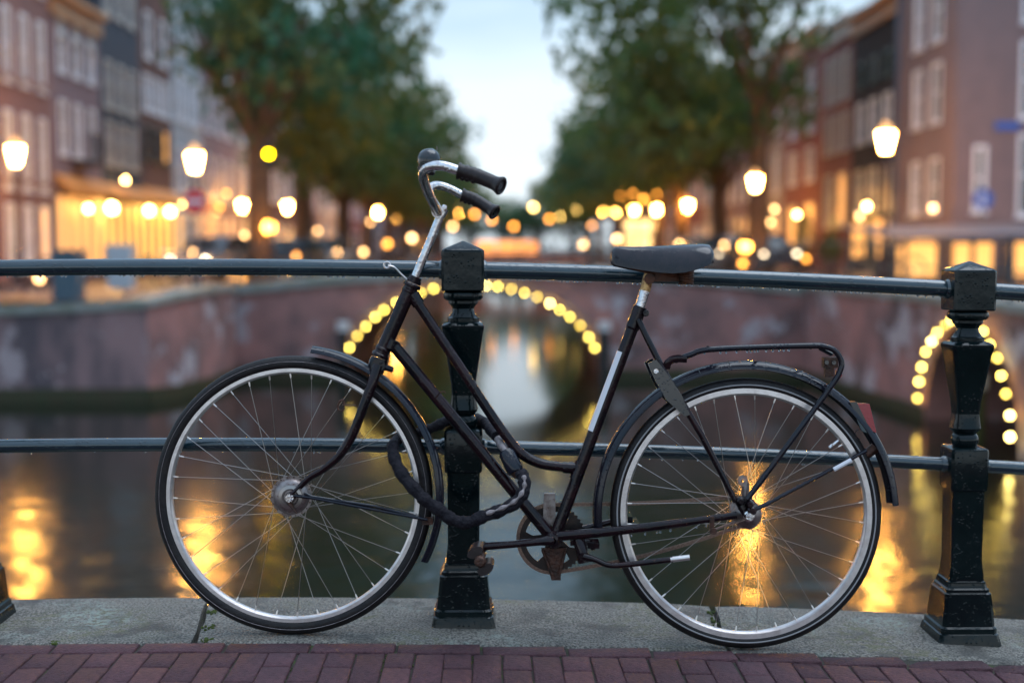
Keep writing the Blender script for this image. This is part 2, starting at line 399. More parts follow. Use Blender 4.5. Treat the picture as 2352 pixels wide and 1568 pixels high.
def rail(x0, x1, zc, rad, name):
    pts = []; n_ = 14
    for i in range(n_ + 1):
        x = x0 + (x1 - x0) * i / n_; Y = O0.y + (x - O0.x) * math.sin(YAW) + RT; pts.append((x, Y, railz(x, zc)))
    m = MB(); m.tube(pts, rad, 28)
    for (a, b) in ((0, 1), (n_, n_ - 1)):   # collar where the rail enters the post
        d = (Vector(pts[b]) - Vector(pts[a])).normalized(); c = Vector(pts[a]) + d * .05
        m.tube([c - d * .02, c + d * .006, c + d * .013], [rad * 1.25, rad * 1.25, rad * 1.02], 28)
    r_ = obj(name, m, RAILM, rail_root)
    # hanging rain drops
    dm = MB(); L_ = x1 - x0; k = int(L_ / (.0105 if zc > .7 else .055))
    for i in range(k):
        x = x0 + .06 + rnd.random() * (L_ - .12); Y = O0.y + (x - O0.x) * math.sin(YAW) + RT; s_ = rnd.uniform(.0016, .0032)
        dm.ball((x, Y + rnd.uniform(-.004, .002), railz(x, zc) - rad - s_ * .5), s_, 8, 6, (1, 1, rnd.uniform(1, 1.35)))
    obj('hanging_drops', dm, DROP, r_, kind='stuff')
ZU = zat(615, 3.33) - g(-.46); ZL = zat(1019.5, 3.33) - g(-.7)
xs = [p[0].x for p in posts]
for a, b in zip(xs[:-1], xs[1:]):
    rail(a, b, ZU, .0215, 'top_rail'); rail(a, b, ZL, .0180, 'lower_rail')

# ------------------------------------------------------------------ bicycle
LEAN = R(3.5)
Cf = onZ(667, 1455, g(-.57)); Cr = onZ(1703, 1487, g(.585))
BU = (Cr - Cf).normalized(); hor = Vector((BU.y, -BU.x, 0)).normalized()    # toward the camera
BV0 = hor.cross(BU); BV0 = BV0 if BV0.z > 0 else -BV0
BV = (BV0 * math.cos(LEAN) - hor * math.sin(LEAN)).normalized()
BN = (hor * math.cos(LEAN) + BV0 * math.sin(LEAN)).normalized()
def B(px, py, w_=0.):
    d = ray(px, py); t = ((Cf - CAM).dot(BN) + w_) / d.dot(BN); return CAM + d * t
bike = thing('bicycle', tuple((Cf + Cr) / 2), 'old black city bicycle with swept handlebar leaning on the bridge railing', 'bicycle')
def part(name, mb, m, parent=None, **k): return obj(name, mb, m, parent or bike, **k)
def arcpts(c, r, a0, a1, n_, w_=0): return [c + BU * math.cos(R(a0 + (a1 - a0) * i / n_)) * r + BV * math.sin(R(a0 + (a1 - a0) * i / n_)) * r + BN * w_ for i in range(n_ + 1)]

FR, RR = .3575, .3445
WF = Cf + BV * FR; WR = Cr + BV * RR
def wheel(c, R_out, R_ro, R_ri, tw, flange, fl_w, name, spoke_phase, stripe_r, stripe_t):
    t_r = tw / 2; maj = R_out - t_r
    prof = []
    for i in range(21):
        a = -2.2 + 4.4 * i / 20; prof.append((maj + t_r * math.cos(a), t_r * math.sin(a)))
    prof.append((R_ro - .004, t_r * .6)); prof.append((R_ro - .004, -t_r * .6))
    m = MB(); m.lathe(c, prof, BU, BV, BN, 128); tyre = part(name, m, RUBBER)
    tyre['label'] = 'front tyre and wheel' if name == 'front_wheel' else 'rear tyre and wheel'
    m = MB(); w2 = .0135
    m.lathe(c, [(R_ro, w2), (R_ro + .0015, w2 - .003), (R_ro - .004, w2 - .006), (R_ro - .004, -w2 + .006), (R_ro + .0015, -w2 + .003), (R_ro, -w2), (R_ri + .004, -w2), (R_ri, -w2 + .005), (R_ri - .0015, 0), (R_ri, w2 - .005), (R_ri + .004, w2)], BU, BV, BN, 128)
    obj('rim', m, ALU, tyre)
    m = MB(); ww = math.sqrt(max(1e-6, t_r ** 2 - (stripe_r - maj) ** 2))
    for sg in (1, -1):
        m.lathe(c, [(stripe_r + stripe_t, sg * (ww - .0005)), (stripe_r, sg * (ww + .0009)), (stripe_r - stripe_t, sg * (ww + .0002)), (stripe_r, sg * (ww - .002))], BU, BV, BN, 128)
    obj('tyre_stripe', m, GREYTAPE if stripe_t < .002 else MATS['tyre band'], tyre)
    # spokes, crossed three times
    for i in range(36):
        th = R(i * 10 + spoke_phase); side = 1 if i % 2 else -1; cross = 1 if (i // 2) % 2 else -1
        a = c + (BU * math.cos(th) + BV * math.sin(th)) * (R_ri + .001) + BN * side * .002
        fa = th + cross * R(62 if flange < .04 else 52)
        b = c + (BU * math.cos(fa) + BV * math.sin(fa)) * flange + BN * side * fl_w
        m = MB(); d = (b - a).normalized(); m.tube([a + d * .012, b], .00088, 5); obj('spoke', m, STEEL, tyre)
        m = MB(); m.tube([a - d * .001, a + d * .010, a + d * .014], [.0024, .0021, .0013], 6); obj('nipple', m, NIPPLE, tyre)
    return tyre
mat('tyre band', (.30, .28, .28), .4)
fw = wheel(WF, FR, .3285, .3125, .039, .046, .026, 'front_wheel', 3, .3425, .0008)
rw = wheel(WR, RR, .3200, .3020, .033, .034, .030, 'rear_wheel', 7, .3275, .0022)
# valve on rear wheel
a = B(1905, 1030); m = MB(); d = (WR - B(1925, 1012)).normalized(); a = WR - d * .300
m.tube([a, a + d * .018, a + d * .020, a + d * .030], [.0035, .0035, .005, .004], 8); obj('valve', m, CHROME, rw)

# front hub with drum brake
m = MB(); m.lathe(WF, [(.0, .047), (.012, .047), (.014, .043), (.030, .042), (.036, .040), (.044, .034), (.046, .030), (.0525, .030), (.0525, .026), (.046, .025), (.020, .02), (.018, -.02), (.034, -.028), (.034, -.032), (0, -.035)], BU, BV, BN, 48)
hub = part('front_hub', m, HUBM)
m = MB()
for i in range(18):
    th = R(20 * i + 4); q = WF + (BU * math.cos(th) + BV * math.sin(th)) * .0493 + BN * .0304
    m.tube([q - BN * .001, q + BN * .0008], .0021, 8)
obj('spoke_holes', m, RUSTY, hub)
m = MB(); m.lathe(WF, [(.030, .0425), (.030, .046), (.022, .0475), (.018, .0445), (.024, .0425)], BU, BV, BN, 40); obj('brake_plate', m, STEEL, hub)
m = MB(); m.lathe(WF, [(0, .062), (.005, .062), (.0062, .058), (.0105, .058), (.0115, .049), (0, .048)], BU, BV, BN, 16)
m.lathe(WF, [(0, -.062), (.008, -.062), (.0085, -.05), (0, -.04)], BU, BV, BN, 12); part('axle_nut', m, CHROME)
# brake arm below front hub
m = MB(); m.tube([B(662, 1150, .05), B(672, 1165, .052), B(682, 1178, .053)], [.008, .0055, .004], 8, flat=(1, .6)); part('brake_arm', m, RUSTY)

# fork
fk = MB()
for w_ in (.05, -.05):
    pts = spline([B(868, 840, w_ * .5), B(853, 885, w_ * .85), B(828, 952, w_), B(805, 1008, w_), B(778, 1048, w_), B(742, 1078, w_), B(712, 1096, w_), B(688, 1118, w_)], 5)
    m_ = len(pts); fk.tube(pts, [.0150 - .0068 * (i / (m_ - 1)) ** 1.3 for i in range(m_)], 16, flat=(.8, 1))
    fk.tube([B(692, 1112, w_), B(668, 1135, w_)], [.0085, .0105], 8, flat=(1, .45))
fork = part('fork', fk, FRAME)
m = MB(); m.tube([B(872, 822), B(869, 832), B(862, 855)], [.022, .025, .021], 16); m.tube([B(869, 838, .03), B(869, 838, -.03)], .017, 14)
obj('fork_crown', m, FRAME, fork)
m = MB(); m.tube([B(885, 843, .018), B(903, 850, .018)], [.007, .009], 10); obj('crown_bolt', m, FRAME, fork)
m = MB(); a_ = B(815, 930, .055)
m.tube([B(817, 931, .052), B(800, 930, .056), B(786, 930, .058)], .0035, 6, flat=(1.6, .6))
m.tube(spline([B(789, 918, .058), B(779, 922, .058), B(776, 938, .058), B(784, 943, .058), B(790, 936, .058), B(789, 920, .058)], 4), .003, 6); obj('lamp_bracket', m, RUSTY, fork)

# frame tubes
TUBE = dict(
 head_tube=([B(946, 655), B(873, 818)], .0185), down_tube=([B(902, 790), B(1266, 1232)], .0155), seat_tube=([B(1470, 706), B(1276, 1228)], .0155))
for nme, (pts, r_) in TUBE.items():
    m = MB(); m.tube(pts, r_, 20)
    if nme == 'head_tube':
        d = (pts[1] - pts[0]).normalized()
        for q, rr in ((pts[0], .0235), (pts[0] + d * .016, .0205), (pts[1] - d * .003, .0235), (pts[1] - d * .02, .0205)):
            m.tube([q - d * .005, q - d * .0025, q + d * .0025, q + d * .005], [rr * .9, rr, rr, rr * .9], 20)
        for q, rr in ((pts[0] - d * .012, .0195), (pts[0] - d * .02, .0165)): m.tube([q - d * .004, q + d * .005], rr, 20)
        m.tube([B(905, 780), B(896, 800)], .019, 16)
    if nme == 'seat_tube':
        d = (pts[1] - pts[0]).normalized(); m.tube([pts[0] - d * .002, pts[0] + d * .055], .0178, 20); m.tube([pts[0] + d * .055, pts[0] + d * .06], [.0178, .0155], 20)
    part(nme, m, FRAME)
m = MB(); tp = spline([B(950, 682), B(1060, 848), B(1130, 955), B(1168, 1008), B(1198, 1042), B(1235, 1062), B(1275, 1070), B(1330, 1074)], 8)
m.tube(tp, .0128, 18); m.tube([B(948, 676), B(962, 700)], .0165, 16); part('top_tube', m, FRAME)
m = MB(); m.tube([B(1293, 1073), B(1318, 1074)], .0150, 16)
d = (B(1333, 1078) - B(1320, 1110)).normalized(); m.tube([B(1336, 1062), B(1322, 1100)], .0172, 16); part('tube_lug', m, FRAME)
# bottom bracket
m = MB(); bb = B(1272, 1236); m.lathe(bb, [(0, .037), (.019, .037), (.0215, .033), (.0215, -.033), (.019, -.037), (0, -.037)], BU, BV, BN, 28); part('bottom_bracket', m, FRAME)
for w_ in (.05, -.052):
    m = MB(); m.tube(spline([B(1280, 1231, w_ * .55), B(1400, 1220, w_ * .8), B(1560, 1201, w_), B(1692, 1182, w_)], 4), [.0125] * 5 + [.0115] * 4 + [.0095] * 4, 14, flat=(.85, 1)); part('chain_stay', m, FRAME)
    m = MB(); m.tube([B(1466, 734, w_ * .35), B(1488, 780, w_ * .7), B(1530, 862, w_), B(1612, 1000, w_), B(1690, 1152, w_)], [.0075, .0078, .0085, .0085, .007], 12); part('seat_stay', m, FRAME)
    m = MB(); q = B(1708, 1172, w_); m.tube([B(1684, 1142, w_), B(1700, 1168, w_), B(1712, 1186, w_)], [.009, .017, .014], 10, flat=(1, .25))
    m.tube([B(1714, 1140, w_), B(1706, 1172, w_)], [.009, .013], 10, flat=(1, .3)); part('dropout', m, FRAME)
# rear hub
m = MB(); m.lathe(WR, [(0, .045), (.012, .045), (.02, .036), (.0365, .032), (.0365, .028), (.024, .024), (.022, -.024), (.0365, -.028), (.0365, -.032), (.018, -.036), (0, -.045)], BU, BV, BN, 32); part('rear_hub', m, HUBM)
m = MB(); m.lathe(WR, [(0, .072), (.004, .072), (.0055, .066), (.0095, .066), (.0105, .058), (.014, .057), (.014, .052), (0, .05)], BU, BV, BN, 16); part('rear_axle_nut', m, CHROME)
m = MB()
for (px, py, rr) in ((1702, 1150, .011), (1722, 1158, .010), (1727, 1172, .012)):
    q = B(px, py, .058); m.lathe(q, [(0, .008), (rr * .6, .008), (rr, .003), (rr, -.006), (0, -.006)], BU, BV, BN, 12)
part('stay_bolts', m, FRAME)
m = MB(); m.tube([B(1712, 1140, .03), B(1712, 1108, .03)], [.010, .010], 10)
c0 = B(1705, 1104, .035); m.lathe(c0, [(.013, .006), (.014, 0), (.013, -.006), (.005, -.006), (.0045, .006)], BU, BV, BN, 20); part('tensioner', m, HUBM)
# coaster brake arm and clip
m = MB(); m.tube([B(1712, 1190, .045), B(1680, 1202, .046), B(1640, 1216, .046)], [.015, .010, .007], 10, flat=(1, .3)); part('coaster_arm', m, CHAINM)
m = MB(); m.box(B(1635, 1205, .056), (.011, .008, .042)); m.lathe(B(1638, 1219, .058), [(0, .006), (.009, .006), (.009, -.006), (0, -.006)], BU, BV, BN, 8); part('arm_clip', m, RUSTY)

# fenders
def fender(c, r, a0, a1, name, hw=.027, dep=.020, n_=64):
    prof = []
    for i in range(11):
        a = math.pi * i / 10; prof.append((r - dep + dep * math.sin(a), -hw * math.cos(a)))
    for i in range(10, -1, -1):
        a = math.pi * i / 10; prof.append((r - dep + (dep - .0015) * math.sin(a), -(hw - .0012) * math.cos(a)))
    m = MB(); m.lathe(c, prof, BU, BV, BN, n_, R(a0), R(a1), True)
    for sg in (1, -1):
        m.tube([c + BU * math.cos(R(a0 + (a1 - a0) * i / n_)) * (r - dep) + BV * math.sin(R(a0 + (a1 - a0) * i / n_)) * (r - dep) + BN * sg * hw for i in range(n_ + 1)], .0016, 6)
    return part(name, m, FENDER)
fender(WF, .386, 84, -25, 'front_fender', .026, .017); fender(WR, .389, 189, 5, 'rear_fender', .028, .021)
# flat mudguard band ribs
m = MB()
for a in (98, 110, 84, 70):
    pts = []
    for i in range(9):
        b_ = math.pi * (.1 + .8 * i / 8); rr = .389 - .021 + .0215 * math.sin(b_); pts.append(WR + (BU * math.cos(R(a)) + BV * math.sin(R(a))) * rr + BN * -.0283 * math.cos(b_))
    m.tube(pts, .0014, 5)
part('fender_bands', m, BLACKP)
# fender stays
for w_ in (.048, -.048):
    m = MB(); m.tube([B(676, 1138, w_ + .006), B(712, 1142, w_), B(982, 1193, w_ * .6)], .0042, 8); part('fender_stay', m, FENDER)
    m = MB(); m.tube([B(700, 1132, w_), B(716, 1140, w_), B(860, 1162, w_ * .8), B(955, 1185, w_ * .6)], .0036, 8); part('fender_stay', m, FENDER)
    m = MB(); m.tube([B(1720, 1176, w_ + .005), B(1760, 1158, w_), B(1990, 1034, w_ * .65)], .0052, 8); part('fender_stay', m, FENDER)
m = MB(); m.tube([B(1915, 1078, .043), B(1955, 1056, .041)], .0058, 8); part('stay_sleeve', m, WHITE)
m = MB(); m.tube([B(1986, 1046, 0), B(2010, 1028, 0)], [.012, .014], 10); part('stay_clip', m, RUSTY); m = MB(); m.box(B(983, 1192, 0), (.028, .05, .018)); part('stay_clip', m, RUSTY)

# carrier
for w_ in (.055, -.055):
    m = MB(); pts = spline([B(1550, 828, w_ * .9), B(1585, 815, w_), B(1625, 803, w_), B(1750, 797, w_), B(1865, 794, w_), B(1895, 796, w_), B(1918, 806, w_), B(1932, 828, w_), B(1930, 850, w_), B(1910, 885, w_), B(1822, 1005, w_), B(1716, 1146, w_)], 5)
    m.tube(pts, .0072, 12); part('carrier_rail', m, FENDER)
m = MB()
for px in (1626, 1740, 1862):
    m.tube([B(px, 798, .055), B(px, 798, -.055)], .005, 8)
m.tube([B(1885, 800, .05), B(1908, 812, 0), B(1885, 800, -.05)], .006, 8); part('carrier_crossbar', m, FENDER)
m = MB(); m.tube(spline([B(1530, 845, .045), B(1535, 832, .05), B(1550, 824, .052), B(1578, 824, .055)], 4), .009, 10, flat=(1.1, .8)); part('carrier_clamp', m, FRAME)
q = B(1906, 832, .045); m = MB(); m.box(q, (.036, .022, .026)); m.box(q + Vector((-.002, 0, -.022)), (.022, .018, .028))
cb = part('carrier_bracket', m, RUSTY)
m = MB()
for dx in (-.012, .006): m.lathe(q + BU * dx + BN * .012, [(0, .008), (.0055, .008), (.0055, -.003), (0, -.003)], BU, BV, BN, 8)
obj('bolt', m, BLACKP, cb)
m = MB(); qs = [B(1921, 872, .02), B(1930, 862, .02), B(1929, 845, .02), B(1922, 850, .02)]; m.loft([[p + BN * .02 for p in qs], [p - BN * .02 for p in qs]]); part('carrier_reflector', m, REDREF)
# tail reflector wedge
qs = [B(1950, 924), B(1992, 926), B(2008, 992), B(1990, 985)]; m = MB(); m.loft([[p + BN * .022 for p in qs], [p - BN * .022 for p in qs]])
rf = part('tail_reflector', m, REDREF); rf['label'] = 'red plastic tail reflector on the rear fender'
m = MB(); qs = [B(1946, 922), B(1962, 921), B(1998, 995), B(1986, 992)]; m.loft([[p + BN * .024 for p in qs], [p - BN * .024 for p in qs]]); obj('housing', m, BLACKP, rf)
m = MB(); m.tube(spline([B(1978, 985, .03), B(1966, 990, .035), B(1964, 1003, .035), B(1975, 1008, .03)], 4), .0012, 5); part('lamp_wire', m, BLACKP)

dm = MB()
for px in (1590, 1600, 1618, 1655, 1668, 1692, 1716, 1724, 1733, 1741, 1760, 1775, 1790, 1800, 1812): dm.ball(B(px, 811.5 - (px - 1590) * .035, .055), .0030, 8, 6, (1, 1, 1.2))
for px in (1450, 1482, 1509, 1517, 1540, 1600, 1622): dm.ball(B(px, 1236 - (px - 1400) * .13, .05), .0028, 8, 6, (1, 1, 1.2))
part('hanging_drops', dm, DROP, kind='stuff')
# ring lock on the seat stays
m = MB(); qs = [B(1484, 833), B(1502, 824), B(1530, 860), B(1560, 905), B(1578, 948), B(1566, 952), B(1525, 915), B(1500, 872)]
m.loft([[p + BN * .064 for p in qs], [p + BN * .046 for p in qs]])
rl = part('ring_lock', m, BLACKP); rl['label'] = 'black frame lock plate with a keyhole'
m = MB(); m.lathe(B(1507, 852, .0645), [(0, .002), (.006, .002), (.006, -.002), (0, -.002)], BU, BV, BN, 12); obj('keyhole', m, CHROME, rl)
m = MB(); qs = [B(1484, 833), B(1502, 824), B(1530, 860), B(1560, 905), B(1578, 948), B(1566, 952), B(1525, 915), B(1500, 872)]
m.loft([[p - BN * .046 for p in qs], [p - BN * .062 for p in qs]]); obj('lock_arm', m, BLACKP, rl)

# seat post, saddle
m = MB(); m.tube([B(1492, 626), B(1481, 668)], .0136, 18); part('seat_post', m, RUSTPOST)
m = MB(); m.tube([B(1481, 667), B(1468, 712)], .0132, 18); part('seat_post_sleeve', m, CHROME)
m = MB(); m.lathe(B(1483, 719, .012), [(0, .010), (.007, .010), (.0088, .006), (.0088, -.012), (0, -.012)], BU, BV, BN, 12); m.tube([B(1470, 712, -.0), B(1482, 719, .008)], .008, 8); part('seat_clamp', m, FRAME)
sad = [(1403, 583, 597, .010), (1406, 573, 604, .022), (1413, 567, 609, .030), (1440, 566.5, 615, .036), (1475, 566, 621, .046), (1510, 565, 626, .062), (1540, 563.5, 628, .080), (1565, 562, 626, .093), (1590, 560.5, 620, .101), (1608, 560, 613, .104), (1622, 561.5, 607, .100), (1629, 566, 603, .090), (1632, 574, 600, .07)]
rings = []; inner = []
for (px, yt, yb, hw) in sad:
    ct = B(px, yt); cb_ = B(px, yb, hw * .9); hh = (ct - cb_).dot(BV); ub = (cb_ - B(px, yt, 0)).dot(BU)
    r_ = []
    for i in range(17):
        a = math.pi * i / 16; cx_, sy_ = -math.cos(a), math.sin(a)
        e = .70; X = math.copysign(abs(cx_) ** e, cx_) * hw; Z = (1 - abs(sy_) ** .85)
        r_.append(ct + BN * X - BV * (Z * hh))
    for i in range(16, -1, -1):
        p = r_[i]; r_.append(ct + (p - ct) * .93 - BV * .004)
    rings.append(r_)
m = MB(); m.loft(rings); sd_ = part('saddle', m, LEATHER); sd_['label'] = 'wet black saddle beaded with rain'
m = MB()
for w_ in (.035, -.035):
    for k_ in range(2):
        pts = []; base = B(1580 + 0 * k_, 655, w_); 
        for i in range(70):
            a = i / 69 * 2 * math.pi * 5.5; pts.append(B(1576, 652, w_) + BV * (.045 * i / 69) + BU * math.cos(a + k_ * math.pi) * .0175 + BN * math.sin(a + k_ * math.pi) * .0175)
        m.tube(pts, .0023, 6)
    obj('saddle_spring', m, SPRM, sd_, kind=None); m = MB()
m = MB()
for w_ in (.022, -.022): m.tube(spline([B(1420, 606, w_ * .5), B(1480, 622, w_), B(1530, 632, w_), B(1590, 636, w_ * 1.8)], 4), .0045, 8)
m.tube([B(1492, 640, .028), B(1492, 640, -.028)], .014, 12); m.box(B(1535, 636), (.075, .05, .022)); obj('saddle_rails', m, SPRM, sd_)
m = MB(); m.tube(spline([B(1621, 603, .03), B(1628, 604, .03), B(1632, 608, .03)], 3), .0025, 6); obj('saddle_hook', m, STEEL, sd_)
# white strip on seat tube
qa, qb = B(1422, 810, .010), B(1352, 991, .010); dv = (qb - qa).normalized(); sv = dv.cross(BN).normalized()
m = MB(); axis_a, axis_b = B(1470, 706), B(1276, 1228); dax = (axis_b - axis_a).normalized()
rings = []
for i in range(2):
    t0 = (B(1432, 810) - axis_a).dot(dax) if i == 0 else (B(1366, 992) - axis_a).dot(dax); c_ = axis_a + dax * t0; sd2 = dax.cross(BN).normalized()
    if sd2.dot(BU) > 0: sd2 = -sd2
    ring = []
    for rr in (.0166, .0158):
        seq = [BN * math.cos(R(a)) * rr + sd2 * math.sin(R(a)) * rr for a in range(14, 112, 7)]
        if rr < .016: seq = seq[::-1]
        ring += [c_ + s_ for s_ in seq]
    rings.append(ring)
m.loft(rings); o = part('reflective_strip', m, WHITE); o['label'] = 'white reflective strip along the seat tube'

# stem, bars, grips, bell
m = MB(); m.tube([B(1015, 488), B(950, 645)], .0112, 18); part('stem', m, CHROME)
m = MB(); m.tube([B(1019, 478), B(1009, 497)], .0150, 16); m.tube([B(1006, 486, .022), B(1006, 486, -.022)], .0165, 18); m.tube([B(1019, 480), B(1022, 471)], [.008, .006], 8); part('stem_clamp', m, CHROME)
near = spline([B(1008, 486, 0), B(1005, 486, .03), B(996, 470, .10), B(982, 440, .17), B(973, 412, .22), B(974, 394, .25), B(988, 383, .272), B(1015, 381, .283), B(1050, 391, .29), B(1068, 397, .292)], 6)
far = spline([B(1008, 486, 0), B(1008, 486, -.03), B(1003, 476, -.10), B(990, 455, -.17), B(986, 435, -.22), B(996, 427, -.25), B(1012, 427, -.272), B(1035, 435, -.283), B(1058, 447, -.29), B(1070, 453, -.292)], 6)
m = MB(); m.tube(near, .0118, 18); m.tube(far, .0118, 18); hb = part('handlebar', m, CHROME); hb['label'] = 'chromed swept-back handlebar'
def grip(pts, name):
    pts = spline(pts, 8); n_ = len(pts); rs = []
    for i in range(n_):
        f = i / (n_ - 1); r_ = .0158
        if f < .05: r_ = .0195 - f * .02
        elif f < .55: r_ = .0150 + .0016 * abs(math.sin(f / .55 * math.pi * 3.5)) 
        if f > .9: r_ = .0158 + (f - .9) * .055
        rs.append(r_ * 1.06)
    m = MB(); m.tube(pts, rs, 20)
    # finger ridges on the underside
    for f in (.16, .29, .42):
        i = int(f * (n_ - 1)); q = pts[i] - BV * .0125; m.ball(q - BV * .0015, .0075, 10, 6, (1, 1.3, 1))
    gp = part(name, m, RUBBER_GRIP)
    e = pts[-1]; d = (pts[-1] - pts[-3]).normalized(); m = MB(); m.tube([e - d * .002, e + d * .0006], .0105, 16); obj('grip_hole', m, BLACKP, gp)
    m = MB(); rr = []
    nn = d.cross(BV).normalized(); b3 = d.cross(nn)
    for j in range(25):
        a = 2 * math.pi * j / 24; rr.append(e + (nn * math.cos(a) + b3 * math.sin(a)) * .0180)
    m.tube(rr, .0044, 8); obj('grip_flange', m, RUBBER_GRIP, gp)
grip([B(1052, 393, .290), B(1080, 399, .292), B(1110, 410, .30), B(1150, 427, .318)], 'grip')
grip([B(1060, 448, -.290), B(1085, 456, -.292), B(1110, 470, -.285), B(1136, 487, -.270)], 'grip')
q = B(985, 364, .245); m = MB(); bx = (BV * .9 - BU * .12 + BN * .22).normalized(); ux = BU; ux = (ux - bx * ux.dot(bx)).normalized(); vx = bx.cross(ux)
m.lathe(q, [(.001, .0235), (.012, .0215), (.021, .015), (.0262, .006), (.0275, -.004), (.0262, -.006), (.0, -.006)], ux, vx, bx, 28); bell = part('bell', m, BLACKP)
bell['label'] = 'round black bell on the handlebar'
m = MB(); m.lathe(q, [(.0, -.0075), (.0255, -.0075), (.025, -.018), (.017, -.026), (0, -.022)], ux, vx, bx, 24); m.tube([q - bx * .02, q - bx * .038], .009, 10); obj('bell_base', m, BLACKP, bell)
m = MB(); m.tube(spline([q + ux * .016 + bx * .012, q + ux * .022 + bx * .018, q + ux * .022 + bx * .026], 3), .0012, 5); obj('bell_lever', m, STEEL, bell)
m = MB(); m.tube([B(972, 380, .23), B(980, 402, .235)], [.015, .014], 12); m.ball(B(992, 396, .24), .008, 10, 6); part('bar_clamp', m, BLACKP)
# light lever bracket at headset
m = MB(); m.tube(spline([B(892, 610, .03), B(905, 613, .03), B(920, 628, .02), B(934, 641, .012)], 4), .0052, 10, flat=(1.2, .45))
ring = [B(889 + 7 * math.cos(t), 609 + 7 * math.sin(t), .03) for t in [i * math.pi / 6 for i in range(13)]]; m.tube(ring, .003, 8); part('lamp_lever', m, ALU)
m = MB(); m.tube(spline([B(1003, 912, .02), B(1010, 902, .03), B(1020, 899, .034), B(1023, 903, .034)], 4), .0018, 6); part('cable_hook', m, RUSTY)

# drivetrain
cr_c = B(1268, 1236, -.045)
m = MB(); T_ = 44; prof2 = []
outer = []
for i in range(T_ * 4):
    a = 2 * math.pi * i / (T_ * 4); r_ = .0845 + (.0045 if i % 4 in (1, 2) else 0); outer.append((a, r_))
rings = [[], [], [], []]
for a, r_ in outer:
    d = BU * math.cos(a) + BV * math.sin(a)
    rings[0].append(cr_c + d * r_ + BN * .0015); rings[1].append(cr_c + d * r_ - BN * .0015); rings[2].append(cr_c + d * .070 - BN * .0015); rings[3].append(cr_c + d * .070 + BN * .0015)
m.loft(rings + [rings[0]], True, False)
for k_ in range(5):
    a = R(90 + 72 * k_ + 20); d = BU * math.cos(a) + BV * math.sin(a); e = BU * -math.sin(a) + BV * math.cos(a)
    q4 = [cr_c + d * .015 + e * .012, cr_c + d * .05 + e * .008, cr_c + d * .072 + e * .020, cr_c + d * .072 - e * .020, cr_c + d * .05 - e * .008, cr_c + d * .015 - e * .012]
    m.loft([[p + BN * .0022 for p in q4], [p - BN * .0012 for p in q4]])
m.lathe(cr_c, [(0, .003), (.024, .003), (.024, -.002), (0, -.002)], BU, BV, BN, 20); part('chainring', m, RINGM)
cog = WR - BN * .045; m = MB(); rings = [[], []]
for i in range(18 * 4):
    a = 2 * math.pi * i / 72; r_ = .0335 + (.004 if i % 4 in (1, 2) else 0); d = BU * math.cos(a) + BV * math.sin(a); rings[0].append(cog + d * r_ + BN * .0015); rings[1].append(cog + d * r_ - BN * .0015)
m.loft(rings); part('rear_cog', m, RINGM)
# chain path on the far side
cpt = []
r1, r2 = .0885, .0365; D_ = (cog - cr_c); dist = D_.length; base = math.atan2(D_.dot(BV), D_.dot(BU)); off = math.acos((r1 - r2) / dist)
a_up, a_dn = base + off, base - off
n_ = 80
for i in range(n_): a = a_up + (2 * math.pi - 2 * off) * i / n_; cpt.append(cr_c + BU * math.cos(a) * r1 + BV * math.sin(a) * r1)
e1 = cr_c + BU * math.cos(a_dn) * r1 + BV * math.sin(a_dn) * r1; e2 = cog + BU * math.cos(a_dn) * r2 + BV * math.sin(a_dn) * r2
for i in range(40): f = i / 40; cpt.append(e1.lerp(e2, f) - BV * .014 * math.sin(math.pi * f))
for i in range(20): a = a_dn + 2 * off * i / 20; cpt.append(cog + BU * math.cos(a) * r2 + BV * math.sin(a) * r2)
e3 = cog + BU * math.cos(a_up) * r2 + BV * math.sin(a_up) * r2; e4 = cr_c + BU * math.cos(a_up) * r1 + BV * math.sin(a_up) * r1
for i in range(41): f = i / 40; cpt.append(e3.lerp(e4, f) - BV * .006 * math.sin(math.pi * f))
cum = [0]
for a, b in zip(cpt[:-1], cpt[1:]): cum.append(cum[-1] + (b - a).length)
NL = int(cum[-1] / .0127); 
def at_len(s_):
    for i in range(len(cum) - 1):
        if cum[i + 1] >= s_: return cpt[i].lerp(cpt[i + 1], (s_ - cum[i]) / max(1e-9, cum[i + 1] - cum[i]))
    return cpt[-1]
pins = [at_len(cum[-1] * i / NL) for i in range(NL)]
m = MB()
for p in pins: m.lathe(p, [(0, .005), (.0022, .005), (.0022, -.005), (0, -.005)], BU, BV, BN, 6)
chn = part('chain', m, CHAINM)
link = MB(); Lh = .00635
def plate(mb, w_):
    o_ = []
    for i in range(10):
        a = 2 * math.pi * i / 10; x = math.cos(a); xx = x * .0046 + math.copysign(Lh * .93, x) if abs(x) > .2 else 0
        yy = math.sin(a) * (.0046 if abs(x) > .2 else .0032); o_.append((xx, yy))
    mb.loft([[Vector((x, y, w_ - .0006)) for x, y in o_], [Vector((x, y, w_ + .0006)) for x, y in o_]])
plate(link, .0038); plate(link, -.0038); LINK = mesh('chain_link', link, CHAINM)
for i in range(NL):
    a, b = pins[i], pins[(i + 1) % NL]; c = (a + b) / 2; X = (b - a).normalized(); Z = (BN - X * BN.dot(X)).normalized(); Yv = Z.cross(X)
    M = Matrix((X, Yv, Z)).transposed().to_4x4(); M.translation = c - Vector(bike.location) + BN * (.0012 if i % 2 else 0)
    o = bpy.data.objects.new('chain_link', LINK); C.objects.link(o); o.parent = chn; o.matrix_local = M
